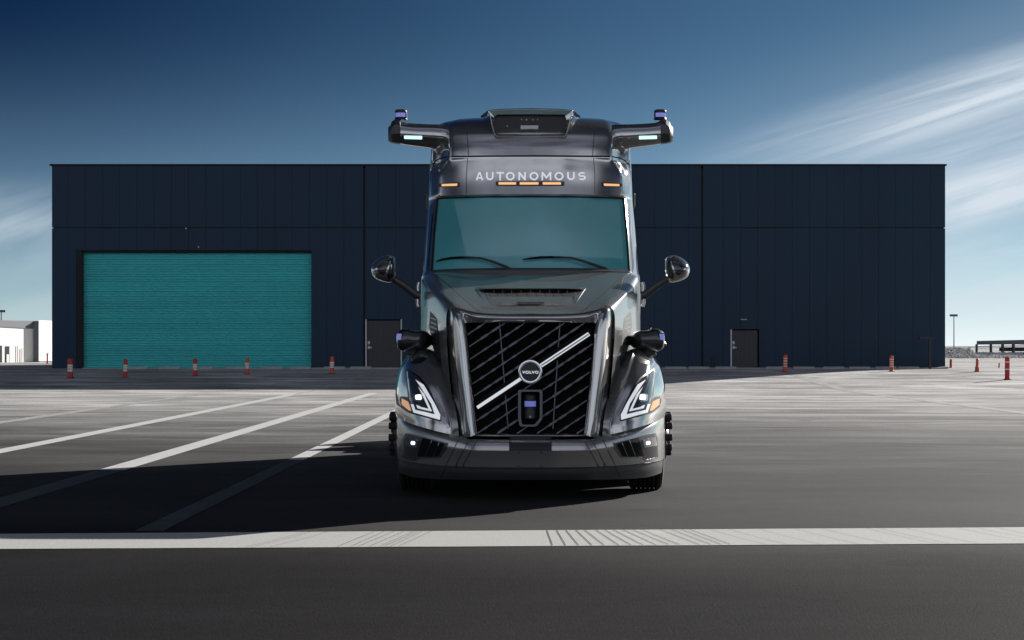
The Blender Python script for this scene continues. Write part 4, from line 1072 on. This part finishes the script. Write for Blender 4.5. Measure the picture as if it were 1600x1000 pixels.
    for s_ in (1, -1):
        m_ = tyre(.975, 1.305, 19.4, .505, 5)
        if s_ < 0: m_.v = [Vector((-v.x, v.y, v.z)) for v in m_.v]
        wf = empty('front_wheel', (0, 0, 0), None, None); wf.parent = T; wf.location = Vector((s_*1.14, 19.4, .505))-Vector(T.location)
        m_.build('tyre', 'rubber', wf, smooth=30)
        r_ = MB(); r_.lathe([(.31, 0), (.31, .04), (.24, .05), (.20, .09), (.12, .10), (.10, .12), (.0001, .12)], (1.25, 19.4, .505), 'X', 32)
        if s_ < 0: r_.v = [Vector((-v.x, v.y, v.z)) for v in r_.v]
        r_.build('rim', 'satin', wf)
        for a in range(10):
            t = a*math.tau/10+.16; nn = MB(); nn.lathe([(.036, 0), (.037, .05), (.033, .055), (.036, .06), (.034, .095), (.026, .10)], (1.30, 19.4+.185*math.cos(t), .555+.185*math.sin(t)), 'X', 12)
            if s_ < 0: nn.v = [Vector((-v.x, v.y, v.z)) for v in nn.v]
            nn.build('wheel_nut', 'rubber', wf)
        for yy in (28.6, 29.9):
            for xx in (.66, .98):
                m2 = tyre(xx, xx+.30, yy, .505, 3)
                if s_ < 0: m2.v = [Vector((-v.x, v.y, v.z)) for v in m2.v]
                m2.build('rear_tyre', 'rubber', T, smooth=30)
    # ---------- roof sensor box
    rows_o = [(-66, 171.5), (66, 171.5), (57, 213.5), (-57, 213.5)]
    d0 = 20.95
    bxo = MB()
    def rect(l, d): return [P(u, y, d) for u, y in l]
    crown = [(-67, 172), (-45, 170), (0, 168.8), (45, 170), (67, 172), (66, 178), (62, 197), (57.5, 212), (55, 214.3), (-55, 214.3), (-57.5, 212), (-62, 197), (-66, 178)]
    ccen = [(u*.93, 190+(y-190)*.84) for u, y in crown]
    open_ = [(-56.5, 182), (-52, 179.2), (0, 178.8), (52, 179.2), (53.5, 180.5), (55, 185), (56, 197), (55, 208), (53.5, 209.5), (-54, 209.5), (-56, 207), (-57, 197), (-57, 187)]
    back = [(-79, 181.5), (-50, 177), (0, 175.5), (50, 177), (79, 181.5), (74, 186), (66, 203), (60, 222), (56, 228), (-56, 228), (-60, 222), (-66, 203), (-74, 186)]
    bxo.grid([rect(back, 22.4), rect([(u*1.0, y) for u, y in crown], d0+.12), rect([(u*.985, 190+(y-190)*.97) for u, y in crown], d0), rect([(u*.96, 190+(y-190)*.93) for u, y in crown], d0-.012), rect(open_, d0+.03), rect(open_, d0+.13)], True)
    rb = bxo.build('roof_sensor_box', 'paint', T, smooth=40, bevel=.004)
    b = MB(); b.prism(rect(open_, d0+.10), (0, .02, 0)); b.build('sensor_panel', 'black', rb, smooth=0)
    b = MB(); b.prism(rect([(-15.5, 196), (12, 196), (12, 204.5), (-15.5, 204.5)], d0+.085), (0, .014, 0)); b.build('sensor_lens', 'steel', rb, smooth=0)
    b = MB()
    for u, y, r_ in ((-14, 186.5, .9), (-6.5, 187, 1.2), (3.5, 187, .9), (11, 186.8, .8), (-36.5, 197, .9)): b.lathe([(r_*d0/F, 0), (r_*d0/F, .01)], P(u, y, d0+.088), 'Y', 10)
    each(b, 'sensor_dot', 'steel', rb, smooth=0)
    for a_, c_ in ((-47, -25), (22, 46)):
        b = MB(); b.prism(rect([(a_, 189), (c_, 189), (c_, 205), (a_, 205)], d0+.092), (0, .007, 0)); b.build('camera_cover', 'trim', rb, smooth=0)
    # ---------- sensor arms
    for s_ in (1, -1):
        A = lambda u, y, d: P(s_*u, y, d)
        st = [  # (u, top, upper mid, lower mid, bottom, depth front)
            (118, 196, 203, 216, 240, 21.35), (140, 194.5, 201, 214.5, 236.5, 21.3), (158, 194, 200, 213.5, 232, 21.3), (180, 193, 199.5, 212, 229, 21.3), (196, 191.5, 198, 211, 227, 21.3), (204, 187.5, 197, 211, 225.5, 21.3)]
        rws = []
        for (u, t, a_, b2, bo, d) in st:
            rws.append([A(u, t, d+.30), A(u, t, d+.12), A(u, a_, d+.02), A(u, b2, d), A(u, b2+2.5, d+.03), A(u, bo-2, d+.13), A(u, bo, d+.25), A(u, bo-2, d+.42), A(u, t+4, d+.42)])
        m_ = MB(); rr_ = [smooth_line(r, 3, (0, 1, 4, 5, 7)) for r in rws]; cc_ = [smooth_line([r[j] for r in rr_], 4) for j in range(len(rr_[0]))]
        m_.grid([[cc_[j][i_] for j in range(len(cc_))] for i_ in range(len(cc_[0]))], True); arm = m_.build('sensor_arm', 'paint', T, smooth=40)
        armb = m_.bvh()
        e_ = MB(); rws = []
        for (u, t, bo, dd) in ((203.5, 186, 225.5, 0), (212, 186.5, 224.5, 0), (217, 190, 223.5, .02), (219, 196, 222.5, .05), (222.5, 199, 220.5, .09), (222.6, 203, 216, .12)):
            d = 21.28+dd; rws.append([A(u, t, d+.1), A(u, t+8, d+.0), A(u, (t+bo)/2+3, d), A(u, bo-2, d+.06), A(u, bo, d+.2), A(u, bo-2, d+.38), A(u, t+4, d+.38), A(u, t, d+.28)])
        e_.grid(rws, True); o = len(e_.v)-8; e_.f.append(tuple(range(o, o+8))); e_.f.append(tuple(range(0, 8)))
        e_.build('arm_end_cap', 'satin', arm, smooth=30, bevel=.005)
        ec_ = P(s_*202.5, 187, 21.45); q2 = 21.45/F
        l_ = MB(); l_.lathe([(10*q2, 0), (9.4*q2, 2.5*q2), (8.4*q2, 4*q2)], ec_, 'Z', 24); l_.lathe([(9*q2, 10.2*q2), (9.6*q2, 11*q2), (9.4*q2, 14*q2), (7.5*q2, 15.4*q2)], ec_, 'Z', 24)
        l_.box(ec_.x-s_*0-.0+(-9.2*q2 if s_ > 0 else 4.5*q2), ec_.x+(-4.5*q2 if s_ > 0 else 9.2*q2), ec_.y-.03, ec_.y+.06, ec_.z, ec_.z+12*q2)
        li = l_.build('arm_lidar', 'black', arm, bevel=.003)
        l_ = MB(); l_.lathe([(8.6*q2, 3.6*q2), (8.6*q2, 10.6*q2)], ec_, 'Z', 24); l_.build('lidar_window', 'lidar_blue', li)
        l_ = MB(); pl_ = rounded(xs_poly([(169.5, 212.6), (197.5, 212.2), (197.5, 217), (169.5, 217.8)]), 1)
        decal(l_, pl_ if s_ > 0 else mx(pl_), armb, .012, .01, 3); l_.build('light_strip', 'aqua', arm, smooth=0)
        # strut below the arm
        k_ = MB(); k_.prism([A(140, 234, 21.5), A(156, 231, 21.5), A(152, 240, 21.5), A(148, 252, 21.5), A(140, 262, 21.5)], (0, .4, 0)); k_.build('arm_bracket', 'paint', arm, smooth=30, bevel=.01)
    # ---------- lettering and marker lamps on the fascia
    def on_cab(px, py):
        loc, n = hit(cab, px, py, 21.0); return loc-n*.006
    lt = MB(); W_ = 2.5; yt, yb = 268.8, 281.5
    def U(x): return 660+x/4.7059
    def arc(cx, cy, rx, ry, a0, a1, n=14): return [(cx+rx*math.cos(R(a0+(a1-a0)*i/n)), cy-ry*math.sin(R(a0+(a1-a0)*i/n))) for i in range(n+1)]
    for ch, xa, xb in (('A', 392, 448), ('U', 468, 523), ('T', 545, 598), ('O', 614, 678), ('N', 706, 760), ('O', 788, 853), ('M', 876, 948), ('O', 972, 1038), ('U', 1065, 1120), ('S', 1145, 1203)):
        a, c_ = U(xa), U(xb); m = (a+c_)/2; w = W_; h = yb-yt; hl = ()
        if ch == 'A':
            pl = [(a, yb), (m-w*.55, yt), (m+w*.55, yt), (c_, yb), (c_-w*1.1, yb), (c_-w*1.1-1.1, yb-2.6), (a+w*1.1+1.1, yb-2.6), (a+w*1.1, yb)]
            hl = ([(m, yt+3.2), (m+2.3, yb-4.8), (m-2.3, yb-4.8)],)
        elif ch == 'T': pl = [(a, yt), (c_, yt), (c_, yt+w), (m+w/2, yt+w), (m+w/2, yb), (m-w/2, yb), (m-w/2, yt+w), (a, yt+w)]
        elif ch == 'N': pl = [(a, yb), (a, yt), (a+w*.95, yt), (c_-w, yb-4.2), (c_-w, yt), (c_, yt), (c_, yb), (c_-w*.95, yb), (a+w, yt+4.2), (a+w, yb)]
        elif ch == 'M': pl = [(a, yb), (a, yt), (a+w*.98, yt), (m, yt+6.6), (c_-w*.98, yt), (c_, yt), (c_, yb), (c_-w, yb), (c_-w, yt+4.4), (m, yt+10.6), (a+w, yt+4.4), (a+w, yb)]
        elif ch == 'O': pl = arc(m, (yt+yb)/2, (c_-a)/2, h/2+.2, 0, 345, 23); hl = (arc(m, (yt+yb)/2, (c_-a)/2-w, h/2+.2-w, 0, 345, 23),)
        elif ch == 'U':
            r = (c_-a)/2; pl = [(a, yt)]+arc(m, yb-r, r, r, 180, 360)+[(c_, yt), (c_-w, yt)]+arc(m, yb-r, r-w, r-w, 360, 180)+[(a+w, yt)]
        else:
            r = 2.95; k_ = (c_-a-w)/2/r
            cl = [(m+(x_-m)*k_, y_) for x_, y_ in arc(m, yt+w/2+r*.9, r, r*.9, 35, 250, 12)+arc(m, yb-w/2-r*.9, r, r*.9, 70, -145, 12)]
            pl = stroke(cl, w*.92)
        decal(lt, pl, cab, .006, .01, 2.2, holes=hl)
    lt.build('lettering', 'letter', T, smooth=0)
    b = MB(); decal(b, rounded(xs_poly([(-55, 283.2), (53, 283.2), (53, 290.4), (-54, 290.4)]), 1.5), cab, .004, .01, 4); mk = b.build('marker_lamp_bar', 'paint_dark', T, smooth=0)
    for a_, c_ in ((-50, -22.5), (-17, 12.5), (19, 47.5)):
        b = MB(); decal(b, rounded(xs_poly([(a_, 284.6), (c_, 284.6), (c_, 288.4), (a_, 288.4)]), .8), cab, .008, .005, 4); b.build('marker_lamp', 'marker', mk, smooth=0)
    for fn in (lambda p: p, mx):
        b = MB(); decal(b, fn(rounded(xs_poly([(110.5, 284.8), (143.5, 287), (143, 292.5), (111.5, 291.5)]), 1.5)), cab, .004, .01, 3); mk = b.build('marker_lamp_bar', 'paint_dark', T, smooth=0)
        b = MB(); decal(b, fn(rounded(xs_poly([(114, 286.6), (139, 287.6), (139, 291), (115, 290.4)]), .8)), cab, .009, .005, 3); b.build('marker_lamp', 'marker', mk, smooth=0)
    # side boxes, side windows
    for s_ in (1, -1):
        b = MB(); x = s_*1.135; b.box(min(x, x+s_*.04), max(x, x+s_*.04), 21.9, 22.15, 2.98, 3.14); b.build('side_marker', 'satin', T, smooth=0, bevel=.01)
        b = MB(); rws = []
        for z, f_, t_ in ((2.33, 21.02, 1.150), (2.6, 21.12, 1.1462), (2.85, 21.3, 1.139), (2.96, 21.5, 1.1345)):
            rws.append([Vector((s_*(t_+.004), f_+.25, z)), Vector((s_*(t_+.006), 22.1, z))])
        b.grid(rws)
        b.build('side_window', 'side_glass', T, smooth=0)
        # black slit of glass on the corner behind the windscreen pillar
        b = MB(); pl_ = xs_poly([(151.5, 332), (153.5, 336), (161.5, 410), (161.5, 420), (159.5, 426), (158.0, 400), (153.5, 350)])
        decal(b, pl_ if s_ > 0 else mx(pl_), cab, .006, .01, 3); b.build('quarter_window', 'side_glass', T, smooth=0)
        # hood-side bracket and mirror
        A = lambda u, y, d: P(s_*u, y, d)
        br = MB(); br.tube([A(174.5, 441, 19.85), A(176, 446, 19.85), A(176.5, 474, 19.85), A(175, 479, 19.85)], .018, 10); brk = br.build('mirror_bracket', 'paint', T)
        m_ = MB(); m_.tube([A(172, 462, 19.85), A(178, 461, 19.85), A(196, 447, 19.83), A(217, 434, 19.8)], [.045, .045, .042, .036], 14); ma = m_.build('mirror_arm', 'satin', T, smooth=50)
        # mirror head: rounded shell with the flat open side towards the back/inside
        out_ = [(211.5, 404), (216, 400.8), (224, 399.5), (233, 402), (241, 407.5), (247, 415), (248.3, 423), (245, 431.5), (236, 437.5), (224, 440.5), (217, 440), (213, 436), (211, 428), (210.3, 414)]
        cu_, cy_ = 226, 421
        rws = []
        for sc_, dd in ((1.0, .12), (1.03, .02), (.97, -.05), (.82, -.105), (.55, -.145), (.25, -.16), (.02, -.165)):
            rws.append([A(cu_+(u-cu_)*sc_, cy_+(y-cy_)*sc_, 19.78+dd) for u, y in smooth_poly(out_)])
        m_ = MB(); m_.grid(rws, True); mh = m_.build('mirror_head', 'paint', T, smooth=60); mhb = m_.bvh()
        pl_ = rounded(xs_poly([(213, 406), (217, 404), (224, 430), (222, 437), (215, 434), (212.5, 424)]), 2)
        k_ = MB(); decal(k_, pl_ if s_ > 0 else mx(pl_), mhb, .004, .01, 3); k_.build('mirror_trim', 'black', mh, smooth=0)
        k_ = MB(); pl_ = rounded(xs_poly([(219, 406), (223, 405.5), (234, 411), (240, 419), (238, 427), (229, 431), (226, 424)]), 4); decal(k_, pl_ if s_ > 0 else mx(pl_), mhb, .004, .01, 3); k_.build('mirror_inset', 'paint_dark', mh, smooth=40)
        g_ = MB(); g_.prism([A(cu_+(u-cu_)*.93, cy_+(y-cy_)*.93, 19.9) for u, y in out_], (0, .01, 0)); g_.build('mirror_glass', 'chrome', mh, smooth=0)
        # wing-top sensor pod
        rws = []
        for u, t, bo, dd, w in ((156, 524, 540, .05, .10), (161, 519, 544, 0, .14), (170, 516, 546, -.03, .16), (180, 516.5, 546, -.04, .16), (190, 513.5, 547.5, -.04, .16), (199, 513.5, 549, -.04, .15), (206, 518, 545, -.03, .13), (208.5, 522, 540, 0, .10)):
            c_ = (t+bo)/2; h_ = (bo-t)/2; d = 19.0+dd
            ring_ = []
            for q_ in range(16):
                a = q_*math.tau/16; ca, sa = math.cos(a), math.sin(a); e2 = .62
                ring_.append(A(u, c_-h_*(abs(sa)**e2)*(1 if sa > 0 else -1), d)+Vector((0, w*(abs(ca)**e2)*(1 if ca > 0 else -1), 0)))
            rws.append(ring_)
        m_ = MB(); cc_ = [smooth_line([r[j] for r in rws], 3) for j in range(16)]
        m_.grid([[cc_[j][i_] for j in range(16)] for i_ in range(len(cc_[0]))], True); n_ = len(m_.v); m_.f.append(tuple(range(16))); m_.f.append(tuple(range(n_-16, n_)))
        pod = m_.build('wing_sensor', 'paint_dark', T, smooth=45); pb_ = m_.bvh()
        k_ = MB(); k_.prism([A(190, 511.5, 18.85), A(213.5, 523, 18.85), A(212.5, 525, 18.85), A(189, 514.5, 18.85)], (0, .25, 0)); k_.build('sensor_visor', 'black', pod, smooth=0, bevel=.004)
        k_ = MB(); k_.lathe([(6.2*18.9/F, 0), (6.2*18.9/F, 9.5*18.9/F)], A(203.2, 531, 18.855), 'Z', 20); k_.build('lidar_window', 'lidar_blue', pod)
        k_ = MB(); k_.lathe([(8*18.9/F, 0), (8.3*18.9/F, 3*18.9/F), (6*18.9/F, 7*18.9/F)], A(204, 540, 18.95), 'Z', 20); k_.build('sensor_foot', 'black', pod)
        k_ = MB(); k_.prism([A(163, 541, 18.98), A(195, 544, 18.98), A(197, 556, 18.98), A(166, 549, 18.98)], (0, .22, 0)); k_.build('sensor_mount', 'black', pod, smooth=0, bevel=.01)
    # ---------- wipers
    for pts, arm_, nut in ((((681.6, 408.5), (690, 405.5), (704, 403), (723, 402), (737, 402.3), (751, 403)), ((724, 401.6), (751, 403), (772, 409.5), (791, 417), (805, 425.5)), None),
                      (((817, 405.5), (830, 403.6), (845, 402), (862, 401.6), (878, 402), (896, 402.8)), ((864, 401.2), (892, 402.5), (912, 408), (946, 419.5), (962, 428.5)), None)):
        b = MB(); P3 = []
        for x, y in pts:
            loc, n = hit(cab, x, y, 20.35); P3.append(loc-n*.015)
        b.tube(P3, [.006, .011, .012, .012, .011, .007], 8); b.build('wiper_blade', 'matte_black', T)
        b = MB(); P3 = []
        for i_, (x, y) in enumerate(arm_):
            loc, n = hit(cab, x, y, 20.2); P3.append(loc-n*(.035 if i_ < 4 else .06))
        b.tube(P3, [.007, .010, .013, .016, .02], 8); b.build('wiper_arm', 'satin', T)
def smooth_poly(pts, n=3):
    v = [Vector(p) for p in pts]; out = []; m = len(v)
    for i in range(m):
        for k in range(n): out.append(tuple(cr(v[i-1], v[i], v[(i+1) % m], v[(i+2) % m], k/n)))
    return out
truck()
